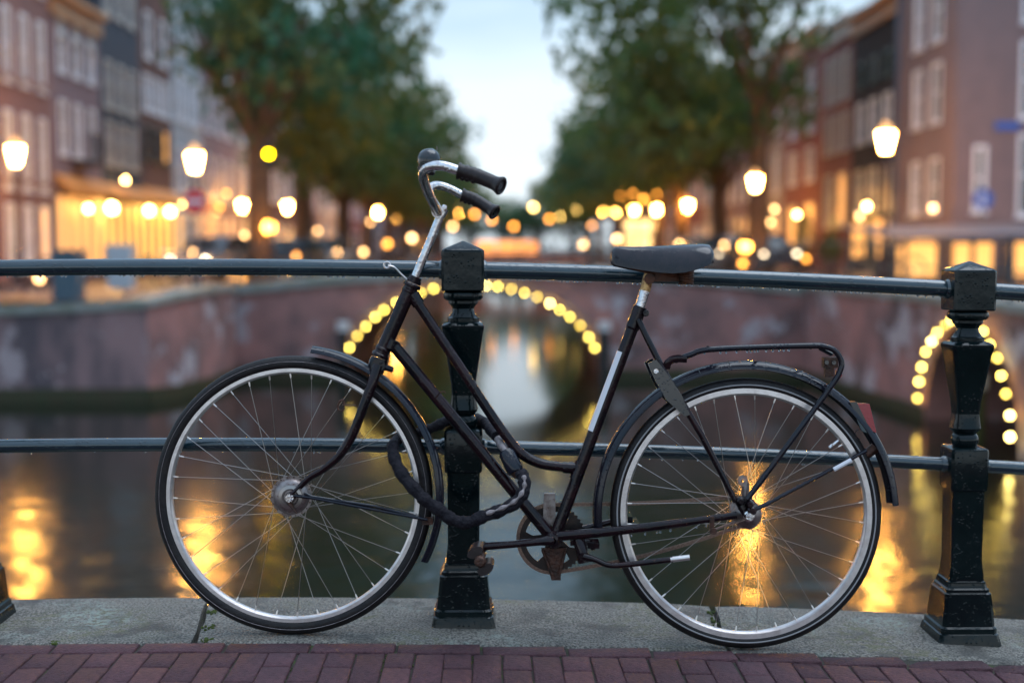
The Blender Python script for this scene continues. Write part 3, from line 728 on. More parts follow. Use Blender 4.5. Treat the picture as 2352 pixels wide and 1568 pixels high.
# cranks and pedals
m = MB(); m.tube([B(1270, 1240, .060), B(1240, 1243, .064), B(1180, 1249, .066), B(1112, 1254, .068)], [.0165, .0115, .0105, .0115], 12, flat=(1, .9))
m.lathe(B(1268, 1240, .055), [(0, .014), (.005, .014), (.008, .011), (.010, .014), (.016, .013), (.018, .004), (.018, -.012), (0, -.012)], BU, BV, BN, 24)
m.lathe(B(1108, 1255, .064), [(0, .012), (.013, .011), (.014, -.008), (0, -.008)], BU, BV, BN, 16); part('crank_arm', m, FRAME)
pc = B(1107, 1272, .07); m = MB(); m.tube([pc, pc + BN * .10], .0105, 12); m.lathe(pc + BN * .098, [(0, .010), (.010, .009), (.0145, .003), (.0145, -.004), (0, -.004)], BU, BV, BN, 18)
pedal = part('pedal', m, RUSTY)
for sg in (1, -1):
    cc = pc + (BU * -.55 + BV * .85).normalized() * .024 * sg + BN * .052; ax = (BU * -.55 + BV * .85).normalized(); sdv = ax.cross(BN).normalized(); m = MB()
    rr = [cc + BN * w2 for w2 in (-.042, .042)]; m.loft([[q_ + ax * .013 * math.cos(a) + sdv * .021 * math.sin(a) for a in [2 * math.pi * i / 12 for i in range(12)]] for q_ in rr])
    obj('pedal_block', m, RUBBER_GRIP, pedal)
m = MB(); m.tube([B(1268, 1232, -.062), B(1345, 1212, -.066), B(1432, 1192, -.068)], [.014, .008, .009], 10); part('crank_arm', m, FRAME)
m = MB(); q = B(1436, 1190, -.12); m.box(q, (.03, .09, .028)); m.box(q + Vector((.0, 0, -.012)), (.07, .08, .012)); part('pedal', m, BLACKP)
# aluminium bracket plate behind the bottom bracket
m = MB()
for dx in (-1, 1):
    qs = [B(1262 + dx * 3, 1134, -.028), B(1262 + dx * 13, 1134, -.028), B(1262 + dx * 15, 1205, -.028), B(1262 + dx * 8, 1205, -.028)]; m.loft([[p + BN * .006 for p in qs], [p - BN * .006 for p in qs]])
qs = [B(1250, 1132, -.028), B(1275, 1132, -.028), B(1275, 1146, -.028), B(1250, 1146, -.028)]; m.loft([[p + BN * .012 for p in qs], [p - BN * .012 for p in qs]]); 
m.loft([[p + BN * .003 for p in [B(1250, 1146, -.03), B(1274, 1146, -.03), B(1277, 1205, -.03), B(1248, 1205, -.03)]], [p - BN * .002 for p in [B(1250, 1146, -.03), B(1274, 1146, -.03), B(1277, 1205, -.03), B(1248, 1205, -.03)]]])
part('bracket_plate', m, HUBM)
m = MB(); qs = [B(1243, 1258, -.02), B(1302, 1258, -.02), B(1286, 1328, -.02), B(1266, 1328, -.02)]; m.loft([[p + BN * .006 for p in qs], [p - BN * .006 for p in qs]])
m.tube([B(1246, 1262, -.012), B(1270, 1322, -.012)], .004, 6); m.tube([B(1299, 1262, -.012), B(1283, 1322, -.012)], .004, 6); m.box(B(1277, 1320, -.02), (.024, .02, .022)); part('stand_bracket', m, RUSTY)
# kickstand
m = MB(); m.tube([B(1328, 1238, .02), B(1336, 1262, .03), B(1342, 1290, .03)], [.016, .015, .016], 12); m.lathe(B(1338, 1278, .045), [(0, .007), (.009, .007), (.011, 0), (0, -.01)], BU, BV, BN, 8); m.box(B(1332, 1244, .012), (.05, .03, .012))
ks = part('kickstand', m, FRAME)
m = MB(); m.tube(spline([B(1340, 1277, .045), B(1368, 1285, .05), B(1398, 1297, .055), B(1440, 1296, .058), B(1545, 1284, .066)], 5), [.0095] * 4 + [.0075] * 17, 12); obj('stand_leg', m, FRAME, ks)
m = MB(); m.tube([B(1540, 1284.6, .066), B(1584, 1279, .068)], .0073, 12); obj('stand_tip', m, ALU, ks)
m = MB(); m.box(B(1362, 1248, .0), (.03, .05, .014)); m.tube([B(1360, 1240, .0), B(1362, 1262, .0)], .006, 8); part('fender_mount', m, FRAME)

# ------------------------------------------------------------------ chain lock in fabric sleeve
def L3(x, y, w_): return B((900 + x / 2.613) / 1.102, (740 + y / 2.613) / 1.102, w_)
lock_pts = [L3(1095, 1190, .045), L3(1115, 1240, .06), L3(1112, 1310, .07), L3(1060, 1385, .078), L3(960, 1440, .078), L3(850, 1478, .078), L3(740, 1520, .078), L3(640, 1500, .078), L3(560, 1440, .078), L3(470, 1380, .078), L3(400, 1310, .075), L3(320, 1220, .055), L3(265, 1120, .03), L3(245, 1030, .0), L3(270, 975, -.04), L3(345, 950, -.07), L3(440, 920, -.085), L3(540, 880, -.09), L3(600, 850, -.12), L3(650, 840, -.19), L3(720, 835, -.235), L3(800, 838, -.20), L3(850, 858, -.14), L3(890, 905, -.08), L3(935, 955, -.03)]
sp = spline(lock_pts, 7); rs = [.0148 * (1 + .10 * math.sin(i * .9) + .06 * math.sin(i * 2.3 + 1)) for i in range(len(sp))]
lock = thing('chain_lock', tuple(sp[40]), 'thick chain lock in black fabric sleeve looped round front wheel, frame tube and post', 'lock')
m = MB(); m.tube(sp, rs, 16, flat=(1.1, .92)); obj('fabric_sleeve', m, SLEEVE, lock)
m = MB(); pth = [L3(940, 965, -.02), L3(965, 1010, .0), L3(1000, 1060, .01)]; m.tube(pth, [.010, .0105, .009], 12); obj('end_link', m, GREYTAPE, lock)
m = MB(); ax0, ax1 = L3(995, 1050, .012), L3(1062, 1190, .03); d = (ax1 - ax0).normalized()
m.tube([ax0 - d * .002, ax0 + d * .006, ax1 - d * .006, ax1], [.018, .0225, .0235, .020], 16, flat=(1, .9)); obj('lock_body', m, FENDER, lock)
m = MB(); m.tube([ax1 - d * .004, ax1 + d * .012], [.017, .010], 14); obj('lock_keyway', m, RUSTY, lock)
m = MB()
def band(a, b, r_, wd):
    i0 = min(range(40), key=lambda i: (sp[i] - a).length); i1 = min(range(60), key=lambda i: (sp[i] - b).length)
    return sp[min(i0, i1):max(i0, i1) + 1]
# grey worn edge of the sleeve with rounded holes
seg = sp[5:40]
pts = []; 
for i, p in enumerate(seg):
    pts.append(p + BN * .0125 + BV * .006)
m.tube(pts[:30], [.0048 + .0022 * math.sin(i * 1.2) for i in range(30)], 8); obj('sleeve_print', m, GREYTAPE, lock)

# ------------------------------------------------------------------ water
WZ = -2.33
wm = bpy.data.materials.new('canal water'); wm.use_nodes = True; t = wm.node_tree; b = t.nodes['Principled BSDF']
b.inputs['Base Color'].default_value = (.006, .009, .005, 1); b.inputs['Roughness'].default_value = .045; b.inputs['IOR'].default_value = 1.34
tcn = t.nodes.new('ShaderNodeTexCoord'); mpn = t.nodes.new('ShaderNodeMapping'); mpn.inputs['Scale'].default_value = (.9, 1.3, 1); t.links.new(tcn.outputs['Object'], mpn.inputs[0])
n1 = t.nodes.new('ShaderNodeTexNoise'); n1.inputs['Scale'].default_value = 1.1; n1.inputs['Detail'].default_value = 3; t.links.new(mpn.outputs[0], n1.inputs[0])
n2 = t.nodes.new('ShaderNodeTexNoise'); n2.inputs['Scale'].default_value = 5; n2.inputs['Detail'].default_value = 2; t.links.new(mpn.outputs[0], n2.inputs[0])
ma = t.nodes.new('ShaderNodeMath'); ma.operation = 'MULTIPLY_ADD'; ma.inputs[1].default_value = .18; t.links.new(n2.outputs[0], ma.inputs[0]); t.links.new(n1.outputs[0], ma.inputs[2])
bn = t.nodes.new('ShaderNodeBump'); bn.inputs['Strength'].default_value = 1.; bn.inputs['Distance'].default_value = .04
sx = t.nodes.new('ShaderNodeSeparateXYZ'); t.links.new(tcn.outputs['Object'], sx.inputs[0]); mr = t.nodes.new('ShaderNodeMapRange'); mr.inputs[1].default_value = 13; mr.inputs[2].default_value = 23; mr.inputs[3].default_value = 1; mr.inputs[4].default_value = .10
m2_ = t.nodes.new('ShaderNodeMapRange'); m2_.inputs[1].default_value = 15; m2_.inputs[2].default_value = 26; m2_.inputs[3].default_value = .155; m2_.inputs[4].default_value = .07; t.links.new(sx.outputs[1], m2_.inputs[0]); t.links.new(m2_.outputs[0], b.inputs['Roughness'])
t.links.new(sx.outputs[1], mr.inputs[0]); mq = t.nodes.new('ShaderNodeMath'); mq.operation = 'MULTIPLY'; t.links.new(ma.outputs[0], mq.inputs[0]); t.links.new(mr.outputs[0], mq.inputs[1]); t.links.new(mq.outputs[0], bn.inputs['Height']); t.links.new(bn.outputs[0], b.inputs['Normal'])
m = MB(); m.add([(-80, -300, WZ), (80, -300, WZ), (80, 320, WZ), (-80, 320, WZ)], [(0, 1, 2, 3)]); obj('canal_water', m, wm, kind='structure')

# ------------------------------------------------------------------ far bridge, quay walls
QUAYB = mat('old quay brick', (.40, .19, .17), .85, 0, (.14, .09, .09), .8, lo=.38, hi=.64, bump=.3, bscale=12, rust=(.42, .36, .38), rthr=.545, rscale=.9)
QUAYD = mat('dark damp quay brick', (.30, .18, .18), .8, 0, (.10, .075, .085), .9, lo=.4, hi=.6, bump=.3, bscale=12, stretch=(1, 1, .35), rust=(.38, .30, .31), rthr=.56, rscale=.8)
ALGAE = mat('waterline algae', (.035, .040, .014), .7, 0, (.05, .035, .015), 2)
COPING = mat('stone coping', (.28, .29, .27), .7, 0, (.17, .19, .15), 2)
PAVE = mat('wet quay paving', (.085, .06, .055), .30, 0, (.13, .08, .07), 3, rough2=.5)
fb_root = thing('arched_bridge', (-1, 32, WZ), 'brick bridge with one round arch outlined in yellow bulbs, across the canal', 'bridge')
AX, AA, AB = -1.0, 3.3, 2.40
def topz(x): return .50 - .0085 * (x - .2) ** 2
def arch_face(y, xs_, z0, zt):
    return
m = MB(); xl, xr = -7.1, 7.45; F = 32.0; Bk = 40.0
xs_ = [xl] + [AX + AA * math.cos(math.pi - math.pi * i / 40) for i in range(41)] + [xr]
def az(x): q = 1 - ((x - AX) / AA) ** 2; return WZ - .6 if q <= 0 else WZ + AB * math.sqrt(q)
for y_ in (F, Bk):
    vs = []; fs = []
    for x in xs_: vs += [(x, y_, az(x) if AX - AA < x < AX + AA else WZ - .6), (x, y_, topz(x) - .22)]
    # side piers start at arch foot
    k = len(xs_)
    for i in range(k - 1): fs.append((2 * i, 2 * i + 2, 2 * i + 3, 2 * i + 1))
    m.add(vs, fs)
vs = []; fs = []
for i in range(41):
    x = AX + AA * math.cos(math.pi - math.pi * i / 40); z = az(x); vs += [(x, F, z), (x, Bk, z)]
for i in range(40): fs.append((2 * i, 2 * i + 1, 2 * i + 3, 2 * i + 2))
m.add(vs, fs); obj('wall', m, QUAYB, fb_root, smooth=False)
m = MB(); rings = []
for i in range(21):
    x = xl + (xr - xl) * i / 20; z = topz(x); rings.append([(x, F - .12, z - .22), (x, F - .12, z), (x, Bk + .12, z), (x, Bk + .12, z - .22)])
m.loft(rings); obj('deck_coping', m, COPING, fb_root)
m = MB()
for i in range(40):   # stone voussoirs of the arch ring
    a0, a1 = math.pi * (i + .04) / 40, math.pi * (i + .96) / 40; q = []
    for (a, s_) in ((a0, 1.0), (a1, 1.0), (a1, 1.11), (a0, 1.11)): q.append((AX - AA * s_ * math.cos(a), WZ + AB * s_ * math.sin(a)))
    m.loft([[(x, F - .05, z) for x, z in q], [(x, F + .1, z) for x, z in q]])
obj('arch_stones', m, mat('arch stones', (.22, .12, .11), .8, 0, (.3, .22, .2), 3), fb_root, smooth=False, kind='stuff')
m = MB(); m.b2((xl, F - .06, WZ - .3), (AX - AA * .99, F + .01, WZ + .28)); obj('waterline_band', m, ALGAE, fb_root); m = MB(); m.b2((AX + AA * .99, F - .06, WZ - .3), (xr, F + .01, WZ + .28)); obj('waterline_band', m, ALGAE, fb_root)
BULB = mat('yellow bulb', (1, .7, .2), .4, emit=(1., .70, .12), es=15.)
WIRE = mat('black wire', (.01, .01, .01), .6)
BW = mat('white cap paint', (.62, .60, .60), .6); BK = mat('black bitumen', (.02, .02, .02), .6)
def string_lights(pts, label, group, rb=.034):
    th_ = thing('string_lights', tuple(pts[0]), label, 'string lights', group)
    m = MB(); m.tube(pts, .012, 5); obj('wire', m, WIRE, th_)
    bm_ = MB(); bm_.ball((0, 0, 0), rb, 10, 7); me = mesh('bulb', bm_, BULB)
    ms = [me] + [mesh('bulb', bm_, mat('yellow bulb %s' % nm, (1, .7, .2), .4, emit=em, es=e_)) for nm, em, e_ in (('dimmer', (1., .66, .10), 9.), ('brighter', (1., .74, .20), 22.))]
    for p in pts:
        k_ = rnd.choice((0, 0, 1, 2)); inst('bulb', ms[k_], th_, Vector(p) - Vector(pts[0]) + Vector((rnd.uniform(-.02, .02), 0, rnd.uniform(-.02, .02))), sc=(rnd.uniform(.88, 1.12),) * 3)
pts = []
nb = 29
_ar = [R(15 + 150 * i / 400) for i in range(401)]; _cl = [0]
for i in range(400): _cl.append(_cl[-1] + math.hypot(AA * (math.cos(_ar[i + 1]) - math.cos(_ar[i])), AB * (math.sin(_ar[i + 1]) - math.sin(_ar[i]))))
nb = 23
for i in range(nb):
    s_ = _cl[-1] * (.028 + .944 * i / (nb - 1)); a = next(_ar[j] for j in range(401) if _cl[j] >= s_ - 1e-6); pts.append(Vector((AX - AA * math.cos(a), F - .16, WZ + (AB + .02) * math.sin(a))))
string_lights(pts, 'yellow bulbs outlining the round arch of the bridge straight ahead', None)
# right hand quay wall with the oblique arch
side = thing('side_bridge_wall', (7.9, 22, WZ), 'brick quay wall with a narrow lit arch, right behind the second railing post', 'bridge')
SA, SB_, SY = 2.30, 2.04, 22.15
def wx(y): return 8.05 - max(0, (y - 24.6)) * .085
m = MB(); ys = [10, 14, 17] + [SY - SA * math.cos(math.pi * i / 28) for i in range(29)] + [25.0, 26.5, 28, 30, 32]
TZR = .12
vs = []; fs = []
for y_ in ys:
    q = 1 - ((y_ - SY) / SA) ** 2; z = WZ - .6 if q <= 0.0001 else WZ + SB_ * math.sqrt(q); vs += [(wx(y_), y_, z), (wx(y_), y_, TZR - .15)]
for i in range(len(ys) - 1): fs.append((2 * i, 2 * i + 2, 2 * i + 3, 2 * i + 1))
m.add(vs, fs); vs = []; fs = []
for i in range(29):
    y_ = SY - SA * math.cos(math.pi * i / 28); z = WZ + SB_ * math.sqrt(max(0, 1 - ((y_ - SY) / SA) ** 2)); vs += [(8.05, y_, z), (16, y_, z)]
for i in range(28): fs.append((2 * i, 2 * i + 1, 2 * i + 3, 2 * i + 2))
m.add(vs, fs); obj('wall', m, QUAYB, side, smooth=False)
m = MB(); m.loft([[(wx(y_) - .08, y_, TZR - .15), (wx(y_) - .08, y_, TZR), (wx(y_) + .5, y_, TZR), (wx(y_) + .5, y_, TZR - .15)] for y_ in (10, 17, 24.6, 28, 31.9)]); obj('coping', m, COPING, side)
m = MB(); m.loft([[(wx(y_) - .04, y_, WZ - .2), (wx(y_) - .04, y_, WZ + .25), (wx(y_) + .02, y_, WZ + .25), (wx(y_) + .02, y_, WZ - .2)] for y_ in (24.5, 28, 31.9)]); obj('waterline_band', m, ALGAE, side)
pts = []
for i in range(18):
    a = R(10) + (math.pi - R(22)) * i / 17; pts.append(Vector((7.9, SY - SA * 1.03 * math.cos(a), WZ + SB_ * 1.03 * math.sin(a))))
string_lights(pts, 'yellow bulbs round the narrow arch seen behind the right hand railing post', None, .034)
# left quay wall
lw = thing('left_quay_wall', (-7.5, 27.2, WZ), 'dark weathered brick quay wall with pale coping, left side of the canal', 'wall')
m = MB(); path = [(-30, 27.0, -.28), (-11, 27.2, -.26), (-8.9, 27.25, -.18), (-7.9, 27.3, -.12)]
m.loft([[(x, y_, WZ - .5), (x, y_, z - .16), (x, y_ + .4, z - .16), (x, y_ + .4, WZ - .5)] for x, y_, z in path]); obj('wall', m, QUAYD, lw, smooth=False)
m = MB(); path2 = [(-7.9, 27.3, -.12), (-7.45, 28.0, .0), (-7.15, 30.0, .1), (-7.0, 31.95, .08)]
m.loft([[(x, y_, WZ - .5), (x, y_, z - .14), (x - .4, y_ + .1, z - .14), (x - .4, y_ + .1, WZ - .5)] for x, y_, z in path2]); obj('corner_wall', m, QUAYB, lw, smooth=False)
m = MB(); m.loft([[(x, y_ - .08, z - .16), (x, y_ - .08, z), (x, y_ + .5, z), (x, y_ + .5, z - .16)] for x, y_, z in path])
m.loft([[(x + .08, y_ - .05, z - .14), (x + .08, y_ - .05, z + .004), (x - .5, y_ + .1, z + .004), (x - .5, y_ + .1, z - .14)] for x, y_, z in path2]); obj('coping', m, COPING, lw)
m = MB(); m.loft([[(x, y_ - .04, WZ - .3), (x, y_ - .04, WZ + .3), (x, y_ + .02, WZ + .3), (x, y_ + .02, WZ - .3)] for x, y_, z in path]); obj('waterline_band', m, ALGAE, lw); m = MB()
m.loft([[(x + .04, y_ - .04, WZ - .3), (x + .04, y_ - .04, WZ + .3), (x - .02, y_ + .02, WZ + .3), (x - .02, y_ + .02, WZ - .3)] for x, y_, z in path2]); obj('waterline_band', m, ALGAE, lw)
# quays and ground
m = MB(); m.add([(-60, 27.4, -.3), (-7.9, 27.5, -.14), (-7.3, 32, -.04), (-7.15, 40.2, -.04), (-7.15, 300, -.04), (-60, 300, -.04)], [(0, 1, 2, 3, 4, 5)])
m.add([(-7.15, 40.2, WZ - .5), (-7.15, 300, WZ - .5), (-7.15, 300, -.04), (-7.15, 40.2, -.04)], [(0, 1, 2, 3)]); obj('left_quay', m, PAVE, kind='structure')
m = MB(); m.add([(8.4, 10, TZR - .012), (8.2, 24.6, TZR - .012), (7.6, 32, TZR - .012), (7.5, 300, TZR - .012), (60, 300, TZR - .012), (60, 10, TZR - .012)], [(0, 1, 2, 3, 4, 5)])
m.add([(7.5, 40.2, WZ - .5), (7.5, 300, WZ - .5), (7.5, 300, TZR - .012), (7.5, 40.2, TZR - .012)], [(0, 1, 2, 3)]); obj('right_quay', m, PAVE, kind='structure')
GRD = mat('far ground', (.08, .07, .06), .8); m = MB(); m.add([(-900, 152, .15), (900, 152, .15), (900, 1500, .15), (-900, 1500, .15)], [(0, 1, 2, 3)]); m.b2((-7.1, 151.9, WZ - .4), (7.4, 152.1, .14)); obj('far_ground', m, GRD, kind='structure')

# distant bridge further down the canal
db = thing('distant_bridge', (0, 118, WZ), 'small far bridge closing the canal at its vanishing point', 'bridge')
m = MB(); xs_ = [-7.1] + [3.5 * math.cos(math.pi - math.pi * i / 16) for i in range(17)] + [7.4]; vs = []; fs = []
for x in xs_: q = 1 - (x / 3.5) ** 2; vs += [(x, 118, WZ - .5 if q <= 1e-4 else WZ + 2.1 * math.sqrt(q)), (x, 118, .5)]
for i in range(len(xs_) - 1): fs.append((2 * i, 2 * i + 2, 2 * i + 3, 2 * i + 1))
m.add(vs, fs); m.b2((-7.1, 118.01, .3), (7.4, 126, .5)); obj('wall', m, QUAYB, db, smooth=False)
m = MB(); m.b2((-7.1, 118, 1.35), (7.4, 118.08, 1.42))
for i in range(9): m.b2((-7 + i * 1.78, 118, .5), (-6.9 + i * 1.78, 118.1, 1.4))
obj('railing', m, IRON, db)

# ------------------------------------------------------------------ houses
def wall_mat(name, c, c2): return mat(name, c, .85, 0, c2, 1.2, lo=.3, hi=.7, bump=.2, bscale=14)
GLASS = mat('window glass', (.02, .026, .032), .06, 0, (.03, .035, .045), 2)
SKYGL = mat('glass with painted sky tone', (.40, .42, .50), .22, 0, (.15, .17, .2), 1.5)  # pale colour stands in for sky reflected in the panes
LIT = mat('lit window', (.8, .5, .2), .5, emit=(1., .42, .09), es=.8, col2=(.9, .6, .3))
LITS = mat('bright shop window', (.9, .6, .2), .5, emit=(1., .46, .08), es=.8)
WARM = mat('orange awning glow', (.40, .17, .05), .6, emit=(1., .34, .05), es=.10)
FRW = mat('white painted frame', (.82, .82, .86), .4); FRC = mat('cream painted frame', (.55, .50, .45), .4); FRD = mat('dark green frame', (.03, .05, .045), .4)
GLOBE = mat('warm globe lamp', (1, .8, .5), .4, emit=(1., .56, .15), es=30.)
COR_O = mat('cornice with warm light tint', (.55, .27, .10), .5, 0, (.45, .20, .07), 2); COR_W = mat('white painted cornice', (.60, .56, .52), .5)  # orange cornice colour stands in for warm light on the wood
ROOF = mat('slate roof', (.06, .065, .08), .6); DOORM = mat('dark green door', (.015, .035, .03), .3)
wcache = {}
def window_meshes(wd, hg, nx, nz, fr, gl, fw_=.11):
    k = (round(wd, 2), round(hg, 2), nx, nz, fr.name, gl.name)
    if k in wcache: return wcache[k]
    m = MB()   # local: x = along facade, y = outward, z up, origin centre of opening
    for sx in (-1, 1): m.b2((sx * wd / 2, -.10, -hg / 2), (sx * (wd / 2 - fw_), .035, hg / 2))
    for sz in (-1, 1): m.b2((-wd / 2 + fw_, -.10, sz * hg / 2), (wd / 2 - fw_, .032, sz * (hg / 2 - fw_)))
    m.b2((-wd / 2 - .06, -.02, -hg / 2 - .07), (wd / 2 + .06, .10, -hg / 2 - .004))
    for i in range(1, nx): x = -wd / 2 + wd * i / nx; m.b2((x - .025, -.09, -hg / 2 + fw_), (x + .025, -.02, hg / 2 - fw_))
    for i in range(1, nz): z = -hg / 2 + hg * i / nz; m.b2((-wd / 2 + fw_, -.088, z - .03), (wd / 2 - fw_, -.018, z + .03))
    p = MB(); p.b2((-wd / 2 + .02, -.12, -hg / 2 + .02), (wd / 2 - .02, -.07, hg / 2 - .02))
    wcache[k] = (mesh('window', m, fr, smooth=False), mesh('pane', p, gl, smooth=False)); return wcache[k]
def facade(root, wallm, width, z0, z1, rows, name='wall', xcut=None, ox=0., oy=0., rot=0.):
    """front wall in local x (0..width), outward +y ; rows: (zc, h, [x centres], w, nx, nz, frame, glass)"""
    ops = []
    for (zc, h, xcs, wd, nx, nz_, fr, gl) in rows:
        for i, xc in enumerate(xcs): ops.append((xc - wd / 2, xc + wd / 2, zc - h / 2, zc + h / 2, nx, nz_, fr, gl[i % len(gl)] if isinstance(gl, (list, tuple)) else gl))
    xs_ = sorted({0., width, *[round(o[0], 4) for o in ops], *[round(o[1], 4) for o in ops]}); zs = sorted({z0, z1, *[round(o[2], 4) for o in ops], *[round(o[3], 4) for o in ops]})
    m = MB(); Rm = Matrix.Rotation(rot, 3, 'Z')
    def T(x, y, z): v = Rm @ Vector((x, y, 0)); return (v.x + ox, v.y + oy, z)
    for i in range(len(xs_) - 1):
        for j in range(len(zs) - 1):
            cx_, cz_ = (xs_[i] + xs_[i + 1]) / 2, (zs[j] + zs[j + 1]) / 2
            if any(o[0] < cx_ < o[1] and o[2] < cz_ < o[3] for o in ops): continue
            m.add([T(xs_[i], 0, zs[j]), T(xs_[i + 1], 0, zs[j]), T(xs_[i + 1], 0, zs[j + 1]), T(xs_[i], 0, zs[j + 1])], [(0, 1, 2, 3)])
    for o in ops:
        a, b_, c_, d_ = o[:4]
        for q in (((a, c_), (b_, c_)), ((b_, c_), (b_, d_)), ((b_, d_), (a, d_)), ((a, d_), (a, c_))):
            m.add([T(q[0][0], 0, q[0][1]), T(q[1][0], 0, q[1][1]), T(q[1][0], -.14, q[1][1]), T(q[0][0], -.14, q[0][1])], [(0, 1, 2, 3)])
    wo = bpy.data.objects.new(name, mesh(name, m, wallm, smooth=False)); C.objects.link(wo); wo.parent = root
    for o in ops:
        wmsh, pmsh = window_meshes(o[1] - o[0] - .004, o[3] - o[2] - .004, o[4], o[5], o[6], o[7])
        wn = inst('window', wmsh, root, T((o[0] + o[1]) / 2, 0, (o[2] + o[3]) / 2), (0, 0, rot)); pn = bpy.data.objects.new('pane', pmsh); C.objects.link(pn); pn.parent = wn
    return wo
def house(sidex, y0, y1, zb, ht, wallm, cor, rows, label, extra=None, depth=10, cn=.45):
    """row house whose facade faces the canal. sidex<0: left bank"""
    W_ = y1 - y0
    if sidex < 0: root = thing('canal_house', (sidex, y1, zb), label, 'house', rz=-math.pi / 2)   # local x -> -y ; outward +y -> +x
    else: root = thing('canal_house', (sidex, y0, zb), label, 'house', rz=math.pi / 2)            # local x -> +y ; outward +y -> -x
    facade(root, wallm, W_, 0, ht, [(q[0], q[1], q[2], q[3] * .80, *q[4:]) for q in rows])
    m = MB(); m.add([(0, 0, 0), (0, 0, ht), (0, -depth, ht), (0, -depth, 0), (W_, 0, 0), (W_, 0, ht), (W_, -depth, ht), (W_, -depth, 0)], [(0, 1, 2, 3), (4, 7, 6, 5), (3, 2, 6, 7)])
    o = bpy.data.objects.new('side_wall', mesh('side_wall', m, wallm, smooth=False)); C.objects.link(o); o.parent = root
    m = MB(); m.add([(0, -.1, ht), (W_, -.1, ht), (W_, -depth, ht), (0, -depth, ht), (0, -depth / 2, ht + 2.2), (W_, -depth / 2, ht + 2.2)], [(0, 1, 5, 4), (2, 3, 4, 5), (0, 4, 3), (1, 2, 5)])
    o = bpy.data.objects.new('roof', mesh('roof', m, ROOF, smooth=False)); C.objects.link(o); o.parent = root
    m = MB(); m.b2((-.02, 0.002, ht - cn), (W_ + .0, .14, ht - .12)); m.b2((-.02, 0.002, ht - .118), (W_ + .0, .40, ht + .06))
    o = bpy.data.objects.new('cornice', mesh('cornice', m, cor, smooth=False)); C.objects.link(o); o.parent = root
    if extra: extra(root, W_, ht)
    return root
def ch(root, name, mb, m, **k): o = bpy.data.objects.new(name, mesh(name, mb, m, smooth=False)); C.objects.link(o); o.parent = root; return o
def globe(root, x, z, r=.13, y=.5):
    m = MB(); m.ball((x, y, z), r, 12, 8); o = bpy.data.objects.new('wall_lamp', mesh('wall_lamp', m, GLOBE)); C.objects.link(o); o.parent = root
    m = MB(); m.tube([(x, 0, z + .25), (x, y, z + .25), (x, y, z + r)], .02, 6); a = bpy.data.objects.new('lamp_arm', mesh('lamp_arm', m, WIRE)); C.objects.link(a); a.parent = o
PINK = wall_mat('pink brick', (.27, .14, .125), (.20, .105, .095)); MAUVE = wall_mat('mauve brick', (.20, .135, .15), (.27, .19, .21)); NAVY = wall_mat('blue black brick', (.045, .06, .085), (.055, .06, .08))
BROWN = wall_mat('brown brick', (.18, .08, .065), (.07, .04, .035)); PALE = wall_mat('pale blue render', (.36, .42, .48), (.30, .33, .36)); GREY = wall_mat('grey mauve brick', (.27, .19, .19), (.21, .15, .155)); RED = wall_mat('red brown brick', (.26, .09, .08), (.19, .07, .06)); BLK = wall_mat('black brick', (.022, .018, .026), (.03, .025, .03)); TAN = wall_mat('tan render', (.44, .36, .31), (.25, .2, .18))
LX = -15.0; ZBL = -.04
def shopfront(root, W_, zt, m_, n_=5, name='shop_window', canopy=True):
    for i in range(n_):
        a = W_ * (i + .22) / n_; b_ = W_ * (i + .78) / n_; q = MB(); q.b2((a, .004, .55), (b_, .03, zt)); p = ch(root, name, q, m_)
        q = MB(); q.b2((a - .06, .002, .45), (a, .08, zt + .08)); q.b2((b_, .002, .45), (b_ + .06, .08, zt + .08)); q.b2((a, .002, zt), (b_, .08, zt + .08)); q.b2((a, .002, .45), (b_, .08, .55)); o = bpy.data.objects.new('frame', mesh('frame', q, FRC, smooth=False)); C.objects.link(o); o.parent = p
    if canopy: q = MB(); q.add([(0, .01, zt + .75), (W_, .01, zt + .75), (W_, .55, zt + .35), (0, .55, zt + .35), (0, .01, zt + .69), (W_, .01, zt + .69), (W_, .55, zt + .15), (0, .55, zt + .15)], [(0, 1, 2, 3), (3, 2, 6, 7), (7, 6, 5, 4), (0, 3, 7, 4), (1, 5, 6, 2)]); ch(root, 'awning', q, WARM)
def hy(px, X): return X * FPX / (px - CX)
ly = [hy(p, LX) for p in (-190, 8 - 8, 130, 240, 330, 402, 470, 545, 620)]
def rowz(yt, yb, D): a, b_ = zat(yt, D) - ZBL, zat(yb, D) - ZBL; return (a + b_) / 2, abs(a - b_)
def xc(n, W_, m_=.05): return [W_ * (m_ + (1 - 2 * m_) * (i + .5) / n) for i in range(n)]
